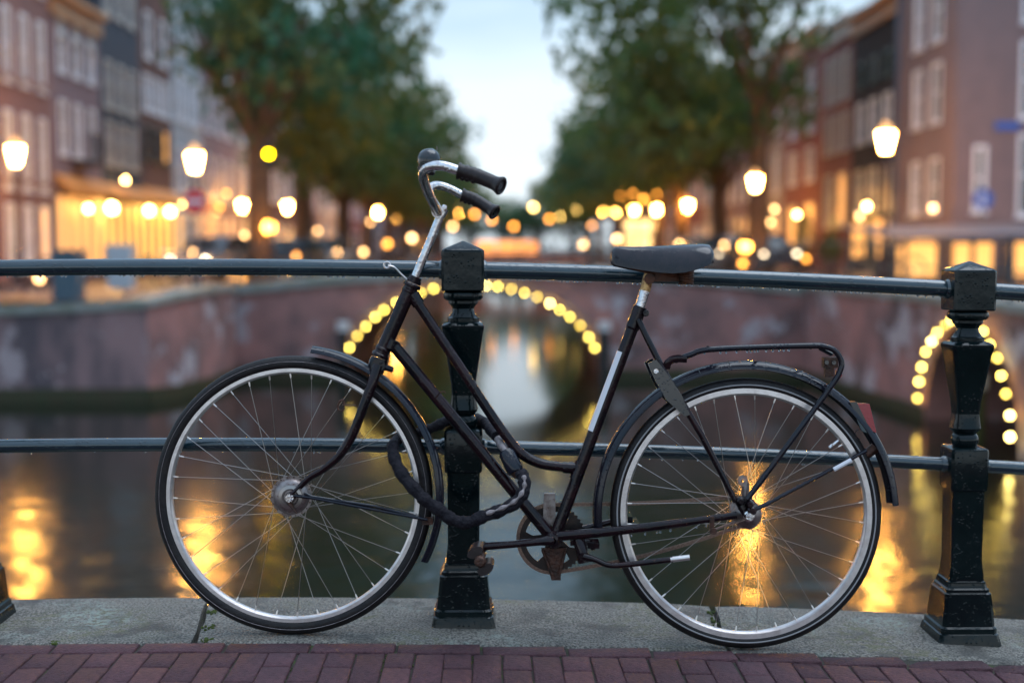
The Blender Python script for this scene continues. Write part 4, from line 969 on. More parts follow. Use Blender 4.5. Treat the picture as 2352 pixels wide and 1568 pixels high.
for i in range(8):
    y0, y1 = ly[i], ly[i + 1]; W_ = y1 - y0
    if i == 0:
        rows = [(1.6, 2.0, xc(3, W_), .95, 2, 2, FRW, [GLASS, LIT, GLASS]), (4.1, 2.3, xc(3, W_), .95, 2, 2, FRW, GLASS), (7.1, 2.2, xc(3, W_), .95, 2, 2, FRW, SKYGL), (10, 1.9, xc(3, W_), .95, 2, 2, FRW, GLASS)]
        house(LX, y0, y1, ZBL, 13, PINK, COR_W, rows, 'dark edged pink brick canal house cut by the left picture edge')
    elif i == 1:
        def ex(root, W_, ht):
            for k in range(2): 
                q = MB(); q.b2((.3, .003, 3.0 + k * 3.1), (W_ - .3, .09, 3.16 + k * 3.1)); ch(root, 'string_course', q, mat('sandstone band', (.36, .24, .21), .8))
        rows = [(1.45, 1.9, xc(3, W_), .85, 1, 2, FRW, [LIT, SKYGL, SKYGL]), (4.0, 2.35, xc(3, W_), .82, 1, 2, FRW, GLASS), (7.1, 2.2, xc(3, W_), .82, 1, 2, FRW, GLASS), (10, 1.9, xc(3, W_), .85, 2, 2, FRW, GLASS)]
        house(LX, y0, y1, ZBL, 13, PINK, COR_W, rows, 'tall pink brick canal house with three bays of white windows, leftmost whole house', ex)
    elif i == 2:
        def ex(root, W_, ht):
            shopfront(root, W_, 2.75, LIT); globe(root, .5, 2.5, .17); globe(root, W_ * .62, 2.4, .1)
            q = MB(); q.b2((W_ * .35, .003, 3.95), (W_ * .66, .7, 4.05)); ch(root, 'balcony', q, BLK)
            q = MB(); 
            for k in range(9): q.b2((W_ * (.35 + .31 * k / 8) - .012, .66, 4.05), (W_ * (.35 + .31 * k / 8) + .012, .69, 4.9))
            q.b2((W_ * .35, .65, 4.9), (W_ * .66, .7, 4.95)); ch(root, 'balcony_railing', q, BLK)
        rows = [(*rowz(240, 362, 44), xc(3, W_), .9, 1, 2, FRW, [GLASS, SKYGL, GLASS]), (*rowz(84, 180, 44), xc(3, W_), .9, 1, 2, FRW, [SKYGL, GLASS, GLASS]), (8.35, .6, xc(3, W_), .7, 1, 1, FRC, GLASS)]
        house(LX, y0, y1, ZBL, 9.35, MAUVE, COR_O, rows, 'mauve brick house with orange cornice above a lit yellow shopfront', ex, cn=.7)
    elif i == 3:
        def ex(root, W_, ht): shopfront(root, W_, 2.7, LITS); globe(root, .7, 2.55, .14); globe(root, W_ - 1.2, 3.6, .07)
        rows = [(*rowz(285, 385, 49), xc(3, W_), 1.15, 1, 2, FRC, SKYGL), (*rowz(152, 258, 49), xc(3, W_), 1.15, 1, 2, FRC, SKYGL), (10.6, 1.8, xc(3, W_), 1.0, 1, 2, FRC, SKYGL)]
        house(LX, y0, y1, ZBL, 13.5, NAVY, COR_W, rows, 'blue black brick canal house with tall pale windows above a bright yellow shopfront', ex)
    elif i == 4:
        def ex(root, W_, ht): shopfront(root, W_, 2.8, LITS, 4); globe(root, 2.4, 2.6, .15); globe(root, .5, 3.0, .08)
        rows = [(*rowz(292, 372, 53.5), xc(3, W_), 1.1, 1, 2, FRD, [LIT, GLASS, GLASS]), (*rowz(180, 262, 53.5), xc(3, W_), 1.25, 2, 2, FRW, SKYGL), (9.8, 1.9, xc(2, W_), 1.1, 1, 2, FRW, GLASS)]
        house(LX, y0, y1, ZBL, 13, BROWN, COR_W, rows, 'dark brown brick canal house with wide white windows, fourth house from the left', ex)
    else:
        mt_ = (PALE, MAUVE, TAN)[i - 5]; lab = ('pale blue grey rendered house beside the dark brown one, left bank', 'mauve brick house half hidden by the first tree of the left bank', 'tan house behind the orange lit trunk of the left bank')[i - 5]
        rows = [(1.6, 2, xc(3, W_), 1.1, 1, 2, FRW, [LIT, GLASS, LITS]), (4.6, 2.1, xc(3, W_), 1.2, 1, 2, FRW, SKYGL), (7.8, 2, xc(3, W_), 1.2, 1, 2, FRW, SKYGL), (10.6, 1.6, xc(3, W_), 1.1, 1, 2, FRW, GLASS)]
        house(LX, y0, y1, ZBL, 12 + (i % 2), mt_, COR_W, rows, lab)
ords = ['sixth', 'seventh', 'eighth', 'ninth', 'tenth', 'eleventh']
yy = ly[-1]
for i in range(6):
    W_ = 9 + i * 2.5; mt_ = (BROWN, PINK, TAN, RED, MAUVE, PINK)[i]; lit = [LITS, GLASS, LIT, GLASS, LIT]
    rows = [(1.6, 2, xc(4, W_), 1.3, 1, 1, FRW, lit), (5, 2, xc(4, W_), 1.3, 1, 1, FRW, SKYGL), (8.4, 2, xc(4, W_), 1.3, 1, 1, FRW, SKYGL)]
    house(LX, yy, yy + W_, ZBL, 11.5 + (i * 37 % 3), mt_, COR_W, rows, '%s brick house on the left bank, showing between tree trunks' % (ords[i] + ' far'))
    yy += W_

# right bank
RX = 13.2; ZBR = TZR - .012
ry = [38.0] + [hy(p, RX) for p in (2052, 1950, 1882, 1795, 1725, 1665)]
def rz_(yt, yb, D): a, b_ = zat(yt, D) - ZBR, zat(yb, D) - ZBR; return (a + b_) / 2, abs(a - b_)
def exR(root, W_, ht):
    # gable side facing the camera : local -x direction is towards the camera
    D = 38.0
    def row(yt, yb, pxs, wd): z, h = rz_(yt, yb, D); return (z, h, [((px - CX) / FPX * D - RX) for px in pxs], wd, 1, 2, FRW, GLASS)
    width = 10.
    rows = [row(308, 497, (2372,), 1.15), row(94, 272, (2372,), 1.15), row(-110, 52, (2372,), 1.15), (*rz_(333, 487, D), [(2243 - CX) / FPX * D - RX], .42, 1, 2, FRW, GLASS), (*rz_(308, 497, D), [4.6], 1.15, 1, 2, FRW, GLASS), (*rz_(94, 272, D), [4.6], 1.15, 1, 2, FRW, GLASS)]
    # mirror so that local facade x runs away from canal: rotate by +90deg about root
    rows2 = []
    for r_ in rows: rows2.append((r_[0], r_[1], [width - x for x in r_[2]], *r_[3:]))
    facade(root, GREY, width, 0, ht, rows2, 'gable_wall', ox=0, oy=-width, rot=math.pi / 2)
    q = MB(); q.b2((W_ - .18, .003, 0), (W_ - .06, .12, ht)); ch(root, 'downpipe', q, mat('blue grey pipe', (.12, .15, .22), .4))
W_ = ry[1] - ry[0]
zs_ = [rz_(368, 492, 40.8), rz_(155, 290, 40.8), rz_(-40, 108, 40.8)]
rows = [(z, h, [hy(2140, RX) - 38, hy(2098, RX) - 38], .95, 1, 2, FRW, [GLASS, SKYGL]) for z, h in zs_]
# the house shell: only canal facade + custom gable
root = thing('canal_house', (RX, 38.0, ZBR), 'large grey mauve brick corner house with white sash windows, right edge', 'house', rz=math.pi / 2)
facade(root, GREY, W_, 0, 14, rows); exR(root, W_, 14)
m = MB(); m.add([(W_, 0, 0), (W_, 0, 14), (W_, -10, 14), (W_, -10, 0)], [(0, 1, 2, 3)]); ch(root, 'side_wall', m, GREY)
m = MB(); m.add([(0, 0, 14), (W_, 0, 14), (W_, -10, 14), (0, -10, 14), (0, -5, 16.4), (W_, -5, 16.4)], [(0, 1, 5, 4), (2, 3, 4, 5), (0, 4, 3), (1, 2, 5)]); ch(root, 'roof', m, ROOF)
q = MB(); q.b2((-.06, -1.0 - .9, zat(300, 38) - ZBR), (-.01, -1.0, zat(282, 38) - ZBR)); 
SIGNB = mat('blue enamel', (.03, .12, .50), .3); SIGNW = mat('white enamel', (.75, .75, .78), .3); SIGNR = mat('red enamel', (.80, .03, .035), .35)
pxa, pxb = (2275 - CX) / FPX * 38 - RX, (2330 - CX) / FPX * 38 - RX
q = MB(); q.b2((-.06, -pxb, zat(299, 38) - ZBR), (-.01, -pxa, zat(281, 38) - ZBR)); sn = ch(root, 'street_name_plate', q, SIGNB)
for i in range(2):
    D = .5 * (ry[1 + i] + ry[2 + i]); 
rspec = [
 (BLK, COR_O, 9.7 - .1, [(240, 390), (120, 190)], 3, 'black brick house with white windows and warm-lit cornice, beside the grey corner house'),
 (RED, COR_W, 9.9, [(285, 380), (150, 245)], 3, 'narrow red brown house with grey window bays, right bank, second past the corner house'),
 (RED, COR_O, 10.4, [(370, 450), (250, 330)], 2, 'red brown house with two white windows per floor, right bank, partly behind foliage'),
 (TAN, COR_W, 10.8, [(400, 460), (300, 370)], 3, 'tan house behind the yellow lit trunk, right bank'),
 (MAUVE, COR_W, 11.2, [(430, 480), (330, 390)], 3, 'mauve house furthest visible on the right bank between trunks')]
for i, (wm_, co_, ht, rws, nb_, lab) in enumerate(rspec):
    y0, y1 = ry[i + 1], ry[i + 2]; W_ = y1 - y0; D = (y0 + y1) / 2; rows = []
    if i == 0: rows = [(*rz_(128, 188, D), xc(3, W_), 1.15, 1, 2, FRD, [GLASS, SKYGL, GLASS]), (*rz_(225, 322, D), xc(3, W_), 1.2, 1, 2, FRW, SKYGL), (*rz_(385, 485, D), xc(3, W_), 1.25, 1, 2, FRC, SKYGL)]
    elif i == 1: rows = [(*rz_(130, 235, D), xc(3, W_), 1.15, 2, 3, FRC, SKYGL), (*rz_(262, 350, D), xc(3, W_), 1.15, 2, 3, FRC, SKYGL), (*rz_(400, 520, D), xc(2, W_), 1.5, 2, 2, FRC, [LIT, SKYGL])]
    elif i == 2: rows = [(*rz_(240, 312, D), xc(2, W_), 1.5, 1, 2, FRW, SKYGL), (*rz_(345, 420, D), xc(2, W_), 1.8, 2, 2, FRW, SKYGL), (*rz_(470, 560, D), xc(2, W_), 2.0, 2, 1, FRC, LIT), (8.6, 1.4, xc(2, W_), 1.3, 1, 2, FRW, GLASS)]
    else: rows = [(1.7, 1.9, xc(3, W_), 1.4, 1, 1, FRW, [LIT, LITS, GLASS]), (4.6, 1.9, xc(3, W_), 1.2, 1, 2, FRW, SKYGL), (7.6, 1.9, xc(3, W_), 1.2, 1, 2, FRW, SKYGL)]
    def ex(root, W_, ht, i=i):
        q = MB(); q.b2((W_ * .42, .004, 0), (W_ * .42 + 1.0, .06, 2.2)); ch(root, 'door', q, DOORM)
        if i in (0, 2, 3): globe(root, W_ * .3, 2.4, .09)
        if i in (0, 1, 2): shopfront(root, W_, 1.9 if i != 2 else .95 + .8, LIT, 2, canopy=False) if i == 0 else None
    house(RX, y0, y1, ZBR, ht, wm_, co_, rows, lab, ex, cn=.65)
yy = ry[-1]
for i in range(6):
    W_ = 9 + i * 2.5; mt_ = (BROWN, PINK, TAN, RED, MAUVE, PINK)[(i + 2) % 6]; lit = [LITS, GLASS, LIT, LIT, GLASS]
    rows = [(1.6, 2, xc(4, W_), 1.3, 1, 1, FRW, lit), (5, 2, xc(4, W_), 1.3, 1, 1, FRW, SKYGL), (8.4, 2, xc(4, W_), 1.3, 1, 1, FRW, SKYGL)]
    house(RX, yy, yy + W_, ZBR, 11.5 + (i * 37 % 3), mt_, COR_W, rows, '%s brick house on the right bank, showing between tree trunks' % (ords[i] + ' far'))
    yy += W_
# cafe terrace awning in front of the corner house
ca = thing('cafe_awning', (15, 33, ZBR), 'orange lit glazed cafe terrace with a pale canopy in front of the grey corner house', 'terrace')
m = MB(); m.add([(9.6, 31.5, 1.30), (15.5, 30.5, 1.42), (15.5, 36.8, 1.75), (9.6, 36.8, 1.62), (9.6, 31.5, 1.24), (15.5, 30.5, 1.36), (15.5, 36.8, 1.69), (9.6, 36.8, 1.56)], [(0, 1, 2, 3), (4, 7, 6, 5), (0, 4, 5, 1), (1, 5, 6, 2), (2, 6, 7, 3), (3, 7, 4, 0)]); obj('canopy', m, mat('grey canvas', (.13, .12, .14), .7), ca, smooth=False)
m = MB()
for i in range(4): x0 = 9.75 + i * 1.42; m = MB(); m.b2((x0 + .1, 32.2, .3), (x0 + 1.05, 32.3, 1.20)); obj('lit_panel', m, LIT, ca, smooth=False)
m = MB()
for i in range(5): x0 = 9.66 + i * 1.42; m.b2((x0, 32.18, ZBR), (x0 + .07, 32.32, 1.27))
obj('posts', m, FRD, ca, smooth=False)

# ------------------------------------------------------------------ street lamps
LGL = mat('lantern glass glow', (1, .85, .6), .4, emit=(1., .43, .075), es=150.)
LMET = mat('lantern iron', (.035, .012, .012), .4, 0, (.05, .02, .02), 8)
def make_lamp():
    r_ = thing('street_lamp', (0, 0, 0), '', 'street lamp', 'old lanterns along the canal')
    m = MB(); X, Y, Z = Vector((1, 0, 0)), Vector((0, 1, 0)), Vector((0, 0, 1))
    m.lathe((0, 0, 0), [(0, 0), (.14, 0), (.14, .5), (.09, .6), (.085, .9), (.055, 1.0), (.045, 2.6), (.07, 2.65), (.045, 2.72), (.04, 3.05), (.10, 3.1), (0, 3.12)], X, Y, Z, 14); obj('pole', m, LMET, r_)
    m = MB(); m.box((0, 0, 2.78), (.5, .035, .035)); obj('ladder_bar', m, LMET, r_)
    m = MB(); m.lathe((0, 0, 0), [(0, 3.12), (.11, 3.12), (.205, 3.56), (.0, 3.56)], X, Y, Z, 8); obj('lantern_glass', m, LGL, r_, smooth=False)
    m = MB(); m.lathe((0, 0, 0), [(.21, 3.56), (.23, 3.58), (.14, 3.70), (.10, 3.72), (.07, 3.80), (.0, 3.84)], X, Y, Z, 8); obj('lantern_cap', m, mat('lantern cap with added glow', (.5, .3, .15), .4, emit=(1, .45, .12), es=.8), r_)  # weak emission on the cap stands in for lantern light on it
    m = MB()
    for k in range(8): a = 2 * math.pi * k / 8; m.tube([(.112 * math.cos(a), .112 * math.sin(a), 3.12), (.209 * math.cos(a), .209 * math.sin(a), 3.56)], .008, 4)
    obj('lantern_ribs', m, LMET, r_); return r_
lamp0 = make_lamp()
specs = [(35, 357, 34.5, 'lit lantern at the left edge, in front of the tall pink brick house'), (447, 372, 33.5, 'big bright lantern above the red no entry sign on the left quay'), (2035, 325, 34, 'large lantern on the right quay in front of the grey corner house'),
 (1735, 420, 40, 'lantern beside the yellow lit trunk of the right bank'), (660, 476, 70, 'lantern just right of the orange trunk on the left bank'), (788, 484, 78, 'lantern left of the handlebar, third along the left bank'),
 (1655, 457, 57, 'orange haloed lantern between two right bank trunks'), (1580, 473, 66, 'lantern above the saddle nose right side, right bank'), (1508, 482, 76, 'rightmost of the three lanterns above the saddle'), (1456, 485, 88, 'middle one of the three lanterns above the saddle'), (1416, 485, 96, 'leftmost of the three close lanterns above the saddle'),
 (868, 488, 90, 'small far lantern right of the third left bank lantern'), (912, 497, 103, 'small far lantern just left of the handlebar stem'), (1052, 488, 120, 'bright lantern seen beneath the far handlebar grip'), (1385, 481, 108, 'dim far lantern left of the three above the saddle'), (960, 450, 108, 'orange lantern just left of the curved handlebar'), (556, 473, 64, 'lantern left of the orange lit trunk')]
for i, (px, py, D, lab) in enumerate(specs):
    p = onY(px, py, D); o = lamp0 if i == 0 else dup(lamp0)
    base = p.z - 3.36
    if i == 0: o.location = (p.x, p.y, base)
    else: o.location = (p.x, p.y, base)
    o['label'] = lab
    gz = -.04 if p.x < -7 else (ZBR if p.x > 7.4 else .5)
    zsc = (p.z - gz) / 3.36; o.location.z = gz; o.scale = (1, 1, 1)
    # poles reach the ground: scale heights slightly
    o.scale = (max(.9, min(1.15, zsc)), max(.9, min(1.15, zsc)), zsc)

# ------------------------------------------------------------------ signs
def onpole(px, py, D, label, cat, name, build, gz):
    c = onY(px, py, D); r_ = thing(name, (c.x, c.y, gz), label, cat)
    m = MB(); m.tube([(c.x, c.y + .05, gz), (c.x, c.y + .05, c.z + .3)], .035, 8); obj('pole', m, mat('galvanised pole', (.25, .25, .26), .5, .6), r_); build(r_, c); return r_
def noentry(r_, c):
    X, Z, Y = Vector((1, 0, 0)), Vector((0, 0, 1)), Vector((0, -1, 0))
    m = MB(); m.lathe(c, [(0, .012), (.29, .012), (.29, -.008), (0, -.008)], X, Z, Y, 32); d = obj('disc', m, SIGNR, r_)
    m = MB(); m.box(c + Vector((0, -.016, 0)), (.44, .006, .10)); obj('white_bar', m, SIGNW, d)
onpole(447, 463, 31.5, 'round red no entry sign with white bar below the big left lantern', 'road sign', 'no_entry_sign', noentry, -.1)
def bluesign(r_, c):
    X, Z, Y = Vector((1, 0, 0)), Vector((0, 0, 1)), Vector((0, -1, 0))
    m = MB(); m.lathe(c, [(0, .012), (.28, .012), (.28, -.008), (0, -.008)], X, Z, Y, 32); d = obj('disc', m, SIGNB, r_)
    m = MB(); m.ball(c + Vector((0, -.018, .15)), .035, 10, 6, (1, .3, 1)); q = [(-.05, .09), (.05, .09), (.07, -.02), (.035, -.02), (.05, -.19), (.015, -.19), (0, -.06), (-.03, -.19), (-.065, -.19), (-.03, -.02), (-.08, -.04)]
    m.loft([[c + Vector((x, -.013, z)) for x, z in q], [c + Vector((x, -.02, z)) for x, z in q]]); obj('white_walking_figure', m, SIGNW, d)
onpole(2258, 457, 35, 'round blue sign with a white walking figure before the grey corner house', 'road sign', 'footpath_sign', bluesign, ZBR)
# yellow traffic light
c = onY(617, 354, 40); r_ = thing('traffic_light', (c.x, c.y, -.04), 'traffic light showing yellow in front of the first left bank trunk', 'traffic light')
m = MB(); m.tube([(c.x, c.y + .1, -.04), (c.x, c.y + .1, c.z + .5)], .05, 8); obj('pole', m, LMET, r_)
m = MB(); m.box((c.x, c.y + .1, c.z), (.3, .2, .9)); obj('housing', m, BK, r_)
m = MB(); m.lathe(c, [(0, .015), (.10, .01), (.10, -.03), (0, -.03)], Vector((1, 0, 0)), Vector((0, 0, 1)), Vector((0, -1, 0)), 20); obj('yellow_lens', m, mat('amber lens', (1, .7, 0), .4, emit=(1, .62, .0), es=20.), r_)
# utility box and white board on left quay
BLUEG = mat('blue grey sheet metal', (.045, .085, .12), .5, 0, (.06, .10, .13), 4)
a, b_ = onY(122, 690, 27.9), onY(174, 578, 27.9); m = MB(); m.b2((a.x, 27.9, -.22), (b_.x, 28.5, b_.z)); m.b2((a.x - .02, 27.88, b_.z), (b_.x + .02, 28.52, b_.z + .04)); obj('utility_cabinet', m, BLUEG, origin=((a.x + b_.x) / 2, 28.2, -.22), label='blue grey utility cabinet standing at the edge of the left quay', cat='cabinet', smooth=False)
a, b_ = onY(246, 640, 30), onY(300, 562, 30); m = MB(); m.b2((a.x, 30, a.z - .25), (b_.x, 30.3, b_.z)); obj('notice_board', m, mat('pale board', (.42, .46, .5), .5), origin=((a.x + b_.x) / 2, 30.1, a.z - .25), label='pale upright box on the left quay right of the blue grey cabinet', cat='box', smooth=False)
# mooring posts
for (px, y0_, D, capm, lab) in ((788, 748, 31.2, BW, 'white topped mooring post at the left foot of the arch'), (1388, 748, 31.2, BW, 'white topped mooring post at the right foot of the arch'), (2247, 875, 21.5, BW, 'white topped yellow green mooring post inside the narrow arch')):
    c = onY(px, y0_, D); r_ = thing('mooring_post', (c.x, c.y, WZ - .5), lab, 'mooring post', 'mooring posts'); mtl = mat('green timber', (.05, .06, .015), .8) if D < 25 else BK
    m = MB(); m.tube([(c.x, c.y, WZ - .5), (c.x, c.y, c.z - .12)], .13, 12); obj('pile', m, mtl, r_); m = MB(); m.tube([(c.x, c.y, c.z - .12), (c.x, c.y, c.z + .1)], .16, 12); obj('cap', m, capm, r_)

# railings on the far bridge, left quay edge and right quay
FAR_IRON = mat('far iron', (.03, .04, .045), .3)
def far_railing(pts, h, lab, step=1.6):
    r_ = thing('quay_railing', tuple(pts[0]), lab, 'railing'); tot = 0; P = [Vector(p) for p in pts]
    m = MB(); m.tube([p + Vector((0, 0, h)) for p in P], .028, 8); obj('top_rail', m, FAR_IRON, r_); m = MB(); m.tube([p + Vector((0, 0, h * .5)) for p in P], .02, 6); obj('lower_rail', m, FAR_IRON, r_)
    for a, b in zip(P[:-1], P[1:]):
        n_ = max(1, int((b - a).length / step))
        for i in range(n_): q = a.lerp(b, i / n_); m = MB(); m.tube([q, q + Vector((0, 0, h * .9)), q + Vector((0, 0, h + .05))], [.06, .045, .055], 6); obj('post', m, FAR_IRON, r_)
far_railing([(x, 32.15, topz(x)) for x in (-7, -4, -1, 2, 5, 7.4)], .95, 'thin dark railing along the deck of the arched bridge')
far_railing([(8.3, 12, TZR), (8.3, 24.6, TZR), (7.8, 31.5, TZR)], 1.0, 'thin wet railing on the right quay above the narrow arch')

# ------------------------------------------------------------------ background bicycles
FB = [mat('far bike black', (.02, .02, .025), .3), mat('far bike blue', (.03, .05, .12), .3), mat('far bike red', (.18, .03, .03), .3)]
def make_bike():
    r_ = thing('parked_bicycle', (0, 0, 0), '', 'bicycle', 'bicycles parked on the far quays'); X, Y, Z = Vector((1, 0, 0)), Vector((0, 1, 0)), Vector((0, 0, 1))
    for sx in (-.55, .55):
        m = MB(); c = Vector((sx, 0, .35)); m.lathe(c, [(.35, 0), (.335, .016), (.32, 0), (.335, -.016)], X, Z, Y, 28)
        wv = obj('wheel', m, RUBBER, r_); m = MB()
        for k in range(12): a = math.pi * k / 6; m.tube([c, c + X * .32 * math.cos(a) + Z * .32 * math.sin(a)], .003, 3)
        obj('spokes', m, STEEL, wv)
    m = MB()
    for a, b in (((-.38, .85), (-.55, .35)), ((-.4, .78), (-.02, .3)), ((-.36, .88), (.13, .62)), ((.2, .85), (-.02, .3)), ((-.02, .3), (.55, .35)), ((.17, .75), (.55, .35))): m.tube([(a[0], 0, a[1]), (b[0], 0, b[1])], .016, 6)
    obj('frame', m, FB[0], r_)
    m = MB(); m.tube([(-.35, 0, .86), (-.32, 0, 1.05), (-.36, .12, 1.1), (-.2, .26, 1.08)], .012, 6); m.tube([(-.32, 0, 1.05), (-.36, -.12, 1.1), (-.2, -.26, 1.08)], .012, 6); obj('handlebar', m, CHROME, r_)
    m = MB(); m.ball((.22, 0, .95), .1, 10, 6, (1.4, .8, .45)); obj('saddle', m, LEATHER, r_)
    for sx in (-.55, .55):
        m = MB(); m.lathe(Vector((sx, 0, .35)), [(.385, .025), (.39, 0), (.385, -.025), (.38, 0)], X, Z, Y, 16, R(20), R(160)); obj('fender', m, FB[1], r_)
    m = MB(); m.b2((.4, -.07, .74), (.85, .07, .76)); obj('carrier', m, FB[0], r_); return r_
bk0 = make_bike(); k = 0
blist = [(-6.0, 32.9, 'left end of the arched bridge deck'), (-4.9, 33.0, 'arched bridge deck, second from its left end'), (-3.2, 33.0, 'arched bridge deck, left of the handlebar stem'), (1.2, 32.9, 'arched bridge deck, just right of the middle post cap'), (2.4, 33.0, 'arched bridge deck, left of the saddle'), (3.3, 33.1, 'arched bridge deck, behind the saddle'), (4.6, 32.9, 'arched bridge deck, right of the saddle'), (5.9, 33.0, 'right end of the arched bridge deck'),
 (-10.9, 29.0, 'left quay, left of the blue grey cabinet'), (-8.6, 30.5, 'left quay corner by the pale box'), (-9.3, 36, 'left quay behind the no entry sign'), (8.9, 30.0, 'right quay beside the lantern'), (9.4, 33.5, 'right quay near the cafe terrace'), (9.0, 38, 'right quay below the lantern pole')]
for i, (x, y_, lab) in enumerate(blist):
    o = bk0 if i == 0 else dup(bk0); zb = topz(x) if 31.9 < y_ < 40 and -7 < x < 7.4 else (-.17 if x < 0 else ZBR)
    o.location = (x, y_, zb); o.rotation_euler[2] = rnd.uniform(-.35, .35) + (math.pi if i % 3 == 0 else 0); o['label'] = 'dark parked bicycle on the ' + lab

# ------------------------------------------------------------------ cars
CARM = {'silver': mat('silver car paint', (.35, .36, .40), .25, .6), 'dark': mat('dark car paint', (.03, .035, .05), .2), 'white': mat('white car paint', (.5, .5, .52), .3)}
HEADL = mat('car headlight', (1, .9, .7), .3, emit=(1., .78, .5), es=8.); TAILL = mat('car tail light', (.6, .02, .02), .3, emit=(1, .06, .02), es=1.5)
def make_car(mt_):
    r_ = thing('parked_car', (0, 0, 0), '', 'car', 'cars parked on the far quays')
    low = [(-2.05, .35), (-2.1, .6), (-2.0, .82), (-1.1, .93), (1.35, .97), (1.95, .9), (2.05, .6), (2.0, .32)]
    rings = []
    for y_, s_ in ((-.86, .95), (-.80, 1), (.80, 1), (.86, .95)): rings.append([(x * s_, y_, z if s_ == 1 else .35 + (z - .35) * .92) for x, z in low])
    m = MB(); m.loft(rings); obj('body', m, CARM[mt_], r_)
    gp = [(-1.05, .92), (-.45, 1.38), (.85, 1.42), (1.45, .96)]
    m = MB(); m.loft([[(x, y_ * (1 if z < 1.1 else .82), z) for x, z in gp] for y_ in (-.78, .78)]); obj('windows', m, GLASS, r_)
    m = MB(); m.loft([[(-.47, -.66, 1.372), (.87, -.66, 1.412), (.8, -.6, 1.46), (-.38, -.6, 1.43)], [(-.47, .66, 1.372), (.87, .66, 1.412), (.8, .6, 1.46), (-.38, .6, 1.43)]]); obj('roof', m, CARM[mt_], r_)
    for sx in (-1.3, 1.3):
        for sy in (-.8, .8): m = MB(); m.lathe(Vector((sx, sy, .32)), [(0, .09), (.2, .09), (.32, .07), (.32, -.07), (0, -.07)], Vector((1, 0, 0)), Vector((0, 0, 1)), Vector((0, 1, 0)), 20); obj('wheel', m, RUBBER, r_)
    for sy in (-.6, .6):
        m = MB(); m.ball((-2.03, sy, .68), .09, 10, 6, (.5, 1.3, .8)); obj('headlight', m, HEADL, r_); m = MB(); m.ball((1.99, sy, .72), .08, 8, 5, (.4, 1.2, 1)); obj('tail_light', m, TAILL, r_)
    return r_
cars = {k_: make_car(k_) for k_ in ('silver', 'dark', 'white')}
cl = [('silver', -9.7, 41.5, 78, 'silver car parked under the first tree of the left bank, facing the camera'), ('dark', -8.6, 50, 85, 'dark car parked behind the silver one on the left bank'), ('white', -7.9 - .6, 57, 84, 'white car further along the left bank'),
      ('dark', 9.3, 47, 97, 'dark car on the right bank below the lantern'), ('silver', 9.3, 56, 94, 'silver car on the right bank between trunks'), ('white', 9.4, 66, 92, 'white car far along the right bank')]
used = set()
for kd, x, y_, rz, lab in cl:
    o = cars[kd] if kd not in used else dup(cars[kd]); used.add(kd)
    o.location = (x, y_, topz(x) if 32 < y_ < 40 else (-.04 if x < 0 else ZBR)); o.rotation_euler[2] = R(rz); o['label'] = lab
# small round lights among the bicycles and terraces
SM = [mat('small warm light', (1, .8, .5), .4, emit=(1., .50, .18), es=7.), mat('small amber light', (1, .6, .2), .4, emit=(1., .34, .04), es=6.), mat('added trunk light', (1, .6, .2), .4, emit=(1., .40, .05), es=14.), mat('bright yellow light', (1, .8, .3), .4, emit=(1., .62, .16), es=14.)]  # the strong amber lamps are added to warm the nearest trunks
sb = MB(); sb.ball((0, 0, 0), .085, 10, 7); sbm = [mesh('globe', sb, q) for q in SM]
ORDN = 'first second third fourth fifth sixth seventh eighth ninth tenth eleventh twelfth thirteenth fourteenth fifteenth sixteenth seventeenth eighteenth nineteenth twentieth'.split(); ORDN += ['twenty ' + q for q in ORDN[:9]] + ['thirtieth'] + ['thirty ' + q for q in ORDN[:9]] + ['fortieth'] + ['forty ' + q for q in ORDN[:9]]
for n_, (px, py, D, k_) in enumerate(sorted(((446, 580, 40, 0), (506, 580, 44, 0), (567, 574, 44, 0), (561, 541, 50, 0), (681, 588, 46, 1), (774, 580, 46, 0), (851, 510, 70, 0), (946, 547, 38, 0), (835, 579, 48, 0), (1418, 549, 38, 0), (1779, 480, 52, 0), (1769, 511, 52, 0), (1664, 563, 46, 0), (1706, 604, 40, 1), (1975, 496, 44, 0), (2113, 569, 37, 1), (2143, 478, 37.5, 0), (618, 522, 41.2, 2), (600, 585, 52, 1), (1040, 520, 121, 0), (1090, 492, 121, 1), (1130, 505, 121, 1), (1180, 520, 121, 1), (1225, 476, 121, 3), (1287, 497, 121, 3), (1323, 483, 121, 3), (1262, 503, 121, 1), (1360, 520, 125, 1), (1560, 560, 54, 0), (1610, 585, 50, 1), (395, 585, 43, 1), (480, 545, 55, 1), (730, 530, 70, 0), (890, 560, 37, 1), (1340, 560, 38, 0), (1850, 595, 42, 1), (1712, 566, 45.0, 2), (90, 640, 30, 0), (520, 445, 60, 1), (505, 475, 60, 1)))):
    c = onY(px, py, D); gz = -.04 if c.x < -7 else (ZBR if c.x > 7.4 else (topz(c.x) if D < 41 else .5))
    r_ = thing('small_lamp', (c.x, c.y, gz), 'small %s light, %s from the left among the round lights beyond the canal' % (('pale warm', 'amber', 'added amber trunk', 'bright yellow')[k_], ORDN[n_]), 'lamp', 'small round lights beyond the canal')
    m = MB(); m.tube([(c.x, c.y, gz), (c.x, c.y, c.z - .07)], .02, 6); obj('stem', m, WIRE, r_); inst('globe', sbm[k_], r_, c - r_.location, sc=(2.3,) * 3 if D > 100 else (2.2,) * 3 if k_ == 2 else None)
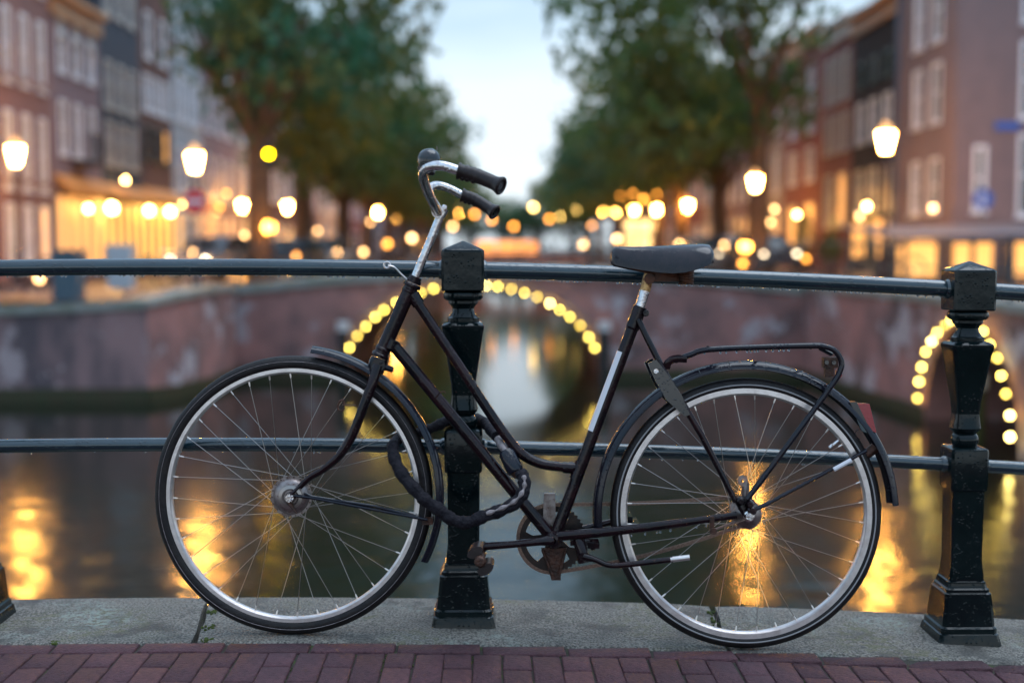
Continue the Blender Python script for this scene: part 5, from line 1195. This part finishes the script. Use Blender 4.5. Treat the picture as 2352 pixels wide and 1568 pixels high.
for n_, (px, py) in enumerate(((1426, 446), (1454, 447), (1478, 458), (1509, 444), (1440, 462))):
    c = onY(px, py, 74); r_ = thing('small_lamp', (c.x, c.y, ZBR), ('leftmost', 'second', 'fourth', 'rightmost', 'lowest')[n_] + ' of the orange round lamps on tall stems above the kiosk', 'lamp', 'orange lamps above the kiosk')
    m = MB(); m.tube([(c.x, c.y, ZBR), (c.x, c.y, c.z - .07)], .02, 6); obj('stem', m, WIRE, r_); inst('globe', sbm[1], r_, c - r_.location, sc=(1.6, 1.6, 1.6))
# orange lit barrier / terrace on the bridge and glowing kiosk
a, b_ = onY(1095, 582, 39.2), onY(1238, 554, 39.2); r_ = thing('barrier', ((a.x + b_.x) / 2, 39.2, topz(0)), 'low glowing orange barrier on the arched bridge, right of the middle post cap', 'barrier')
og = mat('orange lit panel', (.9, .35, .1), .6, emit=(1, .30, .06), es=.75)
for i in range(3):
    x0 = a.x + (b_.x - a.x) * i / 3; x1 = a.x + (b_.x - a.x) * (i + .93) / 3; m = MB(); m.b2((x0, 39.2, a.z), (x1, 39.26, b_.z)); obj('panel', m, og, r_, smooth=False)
    for xx in (x0 + .06, x1 - .06): m = MB(); m.b2((xx - .03, 39.27, topz(0) - .02), (xx + .03, 39.33, b_.z)); obj('leg', m, WIRE, r_, smooth=False)
a, b_ = onY(1432, 560, 86.), onY(1530, 505, 86.); r_ = thing('kiosk', ((a.x + b_.x) / 2, 87, ZBR), 'small kiosk with bright yellow windows below the three lanterns', 'kiosk')
m = MB(); m.b2((a.x, 86.1, ZBR), (b_.x, 88.5, b_.z + .3)); obj('wall', m, TAN, r_, smooth=False)
for i in range(3): x0 = a.x + (b_.x - a.x) * (i + .1) / 3; m = MB(); m.b2((x0, 86.0, .7), (x0 + (b_.x - a.x) * .27, 86.08, b_.z)); obj('window', m, mat('kiosk glow', (1, .8, .5), .4, emit=(1, .58, .2), es=1.5), r_, smooth=False)
m = MB(); m.b2((a.x - .3, 85.7, b_.z + .3), (b_.x + .3, 88.8, b_.z + .45)); obj('roof', m, ROOF, r_, smooth=False)

# ------------------------------------------------------------------ trees
LEAF = [mat('leaves deep green', (.034, .150, .085), .5, 0, (.19, .17, .03), .35, lo=.42, hi=.60, transl=.5), mat('leaves olive green', (.085, .175, .050), .5, 0, (.125, .125, .028), .35, lo=.4, hi=.6, transl=.5)]
BARK = mat('elm bark', (.17, .10, .06), .85, 0, (.05, .035, .025), 6, bump=.8, bscale=14)
def crown_mesh(seed, rx, ry_, rz2, lm, nl=50, per=84):
    r = np.random.RandomState(seed); V = []; 
    for k_ in range(nl):
        d = r.normal(size=3); d /= np.linalg.norm(d); rad = .35 + .6 * r.rand() ** .6; c = d * rad * np.array([rx, ry_, rz2]); c[2] = abs(c[2]) * .9 * np.sign(d[2]) 
        R_ = 1.0 + 1.0 * r.rand(); n_ = int(per * R_ * R_ / 2)
        u = r.normal(size=(n_, 3)); u /= np.linalg.norm(u, axis=1)[:, None]; p = c + u * (R_ * (.45 + .65 * r.rand(n_, 1))) * np.array([1, 1, .75])
        V.append(p)
    P = np.concatenate(V); n_ = len(P); a = r.normal(size=(n_, 3)); a /= np.linalg.norm(a, axis=1)[:, None]; b = r.normal(size=(n_, 3)); b -= (b * a).sum(1)[:, None] * a; b /= np.linalg.norm(b, axis=1)[:, None]
    s_ = (.10 + .13 * r.rand(n_, 1)); quad = np.stack([P - a * s_ * 1.4, P - b * s_ * .8, P + a * s_ * 1.4, P + b * s_ * .8], 1).reshape(-1, 3)
    me = bpy.data.meshes.new('crown'); me.vertices.add(len(quad)); me.vertices.foreach_set('co', quad.ravel()); me.loops.add(len(quad)); me.loops.foreach_set('vertex_index', np.arange(len(quad)))
    me.polygons.add(n_); me.polygons.foreach_set('loop_start', np.arange(0, len(quad), 4)); me.polygons.foreach_set('loop_total', np.full(n_, 4)); me.materials.append(lm); me.update(); me.validate(); return me
CROWNS = [crown_mesh(11, 5.2, 5.0, 5.4, LEAF[0]), crown_mesh(12, 5.4, 5.2, 5.2, LEAF[1]), crown_mesh(13, 5.0, 5.4, 5.6, LEAF[0])]
def trunk_mesh(seed, h):
    r = random.Random(seed); m = MB(); lean = r.uniform(-.4, .4)
    pts = spline([(0, 0, 0), (lean * .3, 0, h * .4), (lean * .6, .1, h * .8), (lean, 0, h)], 4); n_ = len(pts); m.tube(pts, [.46 * (1 - .5 * i / n_) + (.16 if i == 0 else 0) for i in range(n_)], 12)
    top = pts[-1]
    for k_ in range(7):
        a = 2 * math.pi * k_ / 7 + r.uniform(-.3, .3); st = pts[-1 - r.randint(0, 4)]; L_ = r.uniform(3, 5)
        e = st + Vector((math.cos(a) * L_ * .7, math.sin(a) * L_ * .7, L_ * .8)); mid = st.lerp(e, .5) + Vector((0, 0, .4)); bp = spline([st, mid, e], 4); m.tube(bp, [.2 * (1 - .8 * i / len(bp)) for i in range(len(bp))], 7)
        for q_ in range(2): s2 = bp[len(bp) // 2 + q_]; e2 = s2 + Vector((r.uniform(-2, 2), r.uniform(-2, 2), r.uniform(.8, 2.4))); m.tube([s2, s2.lerp(e2, .5) + Vector((0, 0, .2)), e2], [.09, .06, .02], 5)
    return mesh('trunk', m, BARK)
TRUNKS = [trunk_mesh(3, 5.0), trunk_mesh(5, 5.6), trunk_mesh(8, 4.6)]
nth = ['first', 'second', 'third', 'fourth', 'fifth', 'sixth', 'seventh', 'eighth', 'ninth']
tl = {'left': [(-8.3, 42, 1.0, 0), (-8.5, 52, .95, 1), (-8.3, 62, .95, 2), (-8.4, 73, .9, 0), (-8.3, 85, .9, 1), (-8.4, 99, .9, 2), (-8.3, 116, .85, 0), (-8.0, 136, .9, 1)],
      'right': [(8.9, 46, 1.12, 1), (9.2, 56, 1.0, 0), (9.0, 67, 1.0, 1), (9.0, 78, .95, 2), (8.8, 90, .95, 1), (8.6, 104, .95, 0), (8.3, 120, .9, 1), (8.0, 138, .95, 0)]}
for sidn, lst in tl.items():
    for i, (x, y_, sc, v_) in enumerate(lst):
        t_ = thing('elm_tree', (x, y_, -.04 if x < 0 else ZBR), '%s leafy tree from the arched bridge on the %s bank of the canal' % (nth[i], sidn), 'tree', 'trees lining both banks')
        inst('trunk', TRUNKS[v_], t_, (0, 0, 0), (0, 0, i * 1.3), (1, 1, sc * (1 if i == 0 else .8)))
        cx_off = {('left', 0): 1.9, ('right', 0): -2.3, ('left', 1): 1.7, ('right', 1): -2.3}.get((sidn, i), 1.6 if x < 0 else -1.9)
        inst('crown', CROWNS[v_], t_, (cx_off, 0, (8.9 if i == 0 else 7.3) * sc), (0, 0, i * 2.1 + (1 if x > 0 else 0)), ((.98 if (i == 0 and x > 0) else .78 if i < 2 else .84) * sc, (.8 if i < 2 else .84) * sc, sc * (1.16 if i == 0 else .80)))
for i, (x, y_, sc) in enumerate(((-11, 172, .8), (-5.5, 166, .72), (-1, 178, .62), (3.5, 168, .7), (8.5, 174, .78), (1.2, 190, .66))):
    t_ = thing('elm_tree', (x, y_, .15), '%s from the left of the far trees closing the canal vista under the sky gap' % ('first', 'second', 'third', 'fifth', 'sixth', 'fourth')[i], 'tree', 'trees closing the vista')
    inst('trunk', TRUNKS[i % 3], t_, (0, 0, 0), (0, 0, i * 1.3), (1, 1, sc)); inst('crown', CROWNS[i % 3], t_, (0, 0, 8.0 * sc), (0, 0, i * 2.), (sc, sc, sc * 1.05))
# potted shrubs near right houses
def shrub(x, y_, h, lab):
    t_ = thing('potted_shrub', (x, y_, ZBR), lab, 'shrub'); r = random.Random(int(x * 10)); m = MB(); m.lathe(Vector((x, y_, ZBR)), [(0, 0), (.25, 0), (.32, .45), (0, .42)], Vector((1, 0, 0)), Vector((0, 1, 0)), Vector((0, 0, 1)), 12); obj('pot', m, BROWN, t_)
    m = MB()
    for i in range(260):
        a = r.uniform(0, 6.28); z = r.random(); rr = .42 * math.sin(math.pi * min(1, z * .85 + .12)) * r.uniform(.5, 1); c = Vector((x + math.cos(a) * rr, y_ + math.sin(a) * rr, ZBR + .4 + z * h)); u = Vector((r.gauss(0, 1), r.gauss(0, 1), r.gauss(0, 1))).normalized() * .09; v_ = u.orthogonal().normalized() * .06
        m.add([c - u, c - v_, c + u, c + v_], [(0, 1, 2, 3)])
    obj('foliage', m, LEAF[1], t_, smooth=False)
shrub(onY(1848, 560, 50).x, 50, 1.9, 'tall dark potted shrub by the red brown houses of the right bank'); shrub(onY(1905, 590, 46).x, 46, 1.0, 'low potted shrub beside the tall one on the right bank')
# end of the vista: house block closing the street behind the trees
rows = [(1.6, 2, xc(7, 40, .05), 1.6, 1, 1, FRW, [LIT, GLASS, LITS, GLASS]), (5, 2, xc(7, 40, .05), 1.6, 1, 1, FRW, SKYGL)]
root = thing('terrace_block', (-36, 190, -.04), 'long low block closing the left bank far behind the trees', 'house', rz=0); facade(root, BROWN, 26, 0, 8, [(1.6, 2, xc(5, 26, .05), 1.6, 1, 1, FRW, [LIT, GLASS]), (5, 2, xc(5, 26, .05), 1.6, 1, 1, FRW, SKYGL)], rot=0)
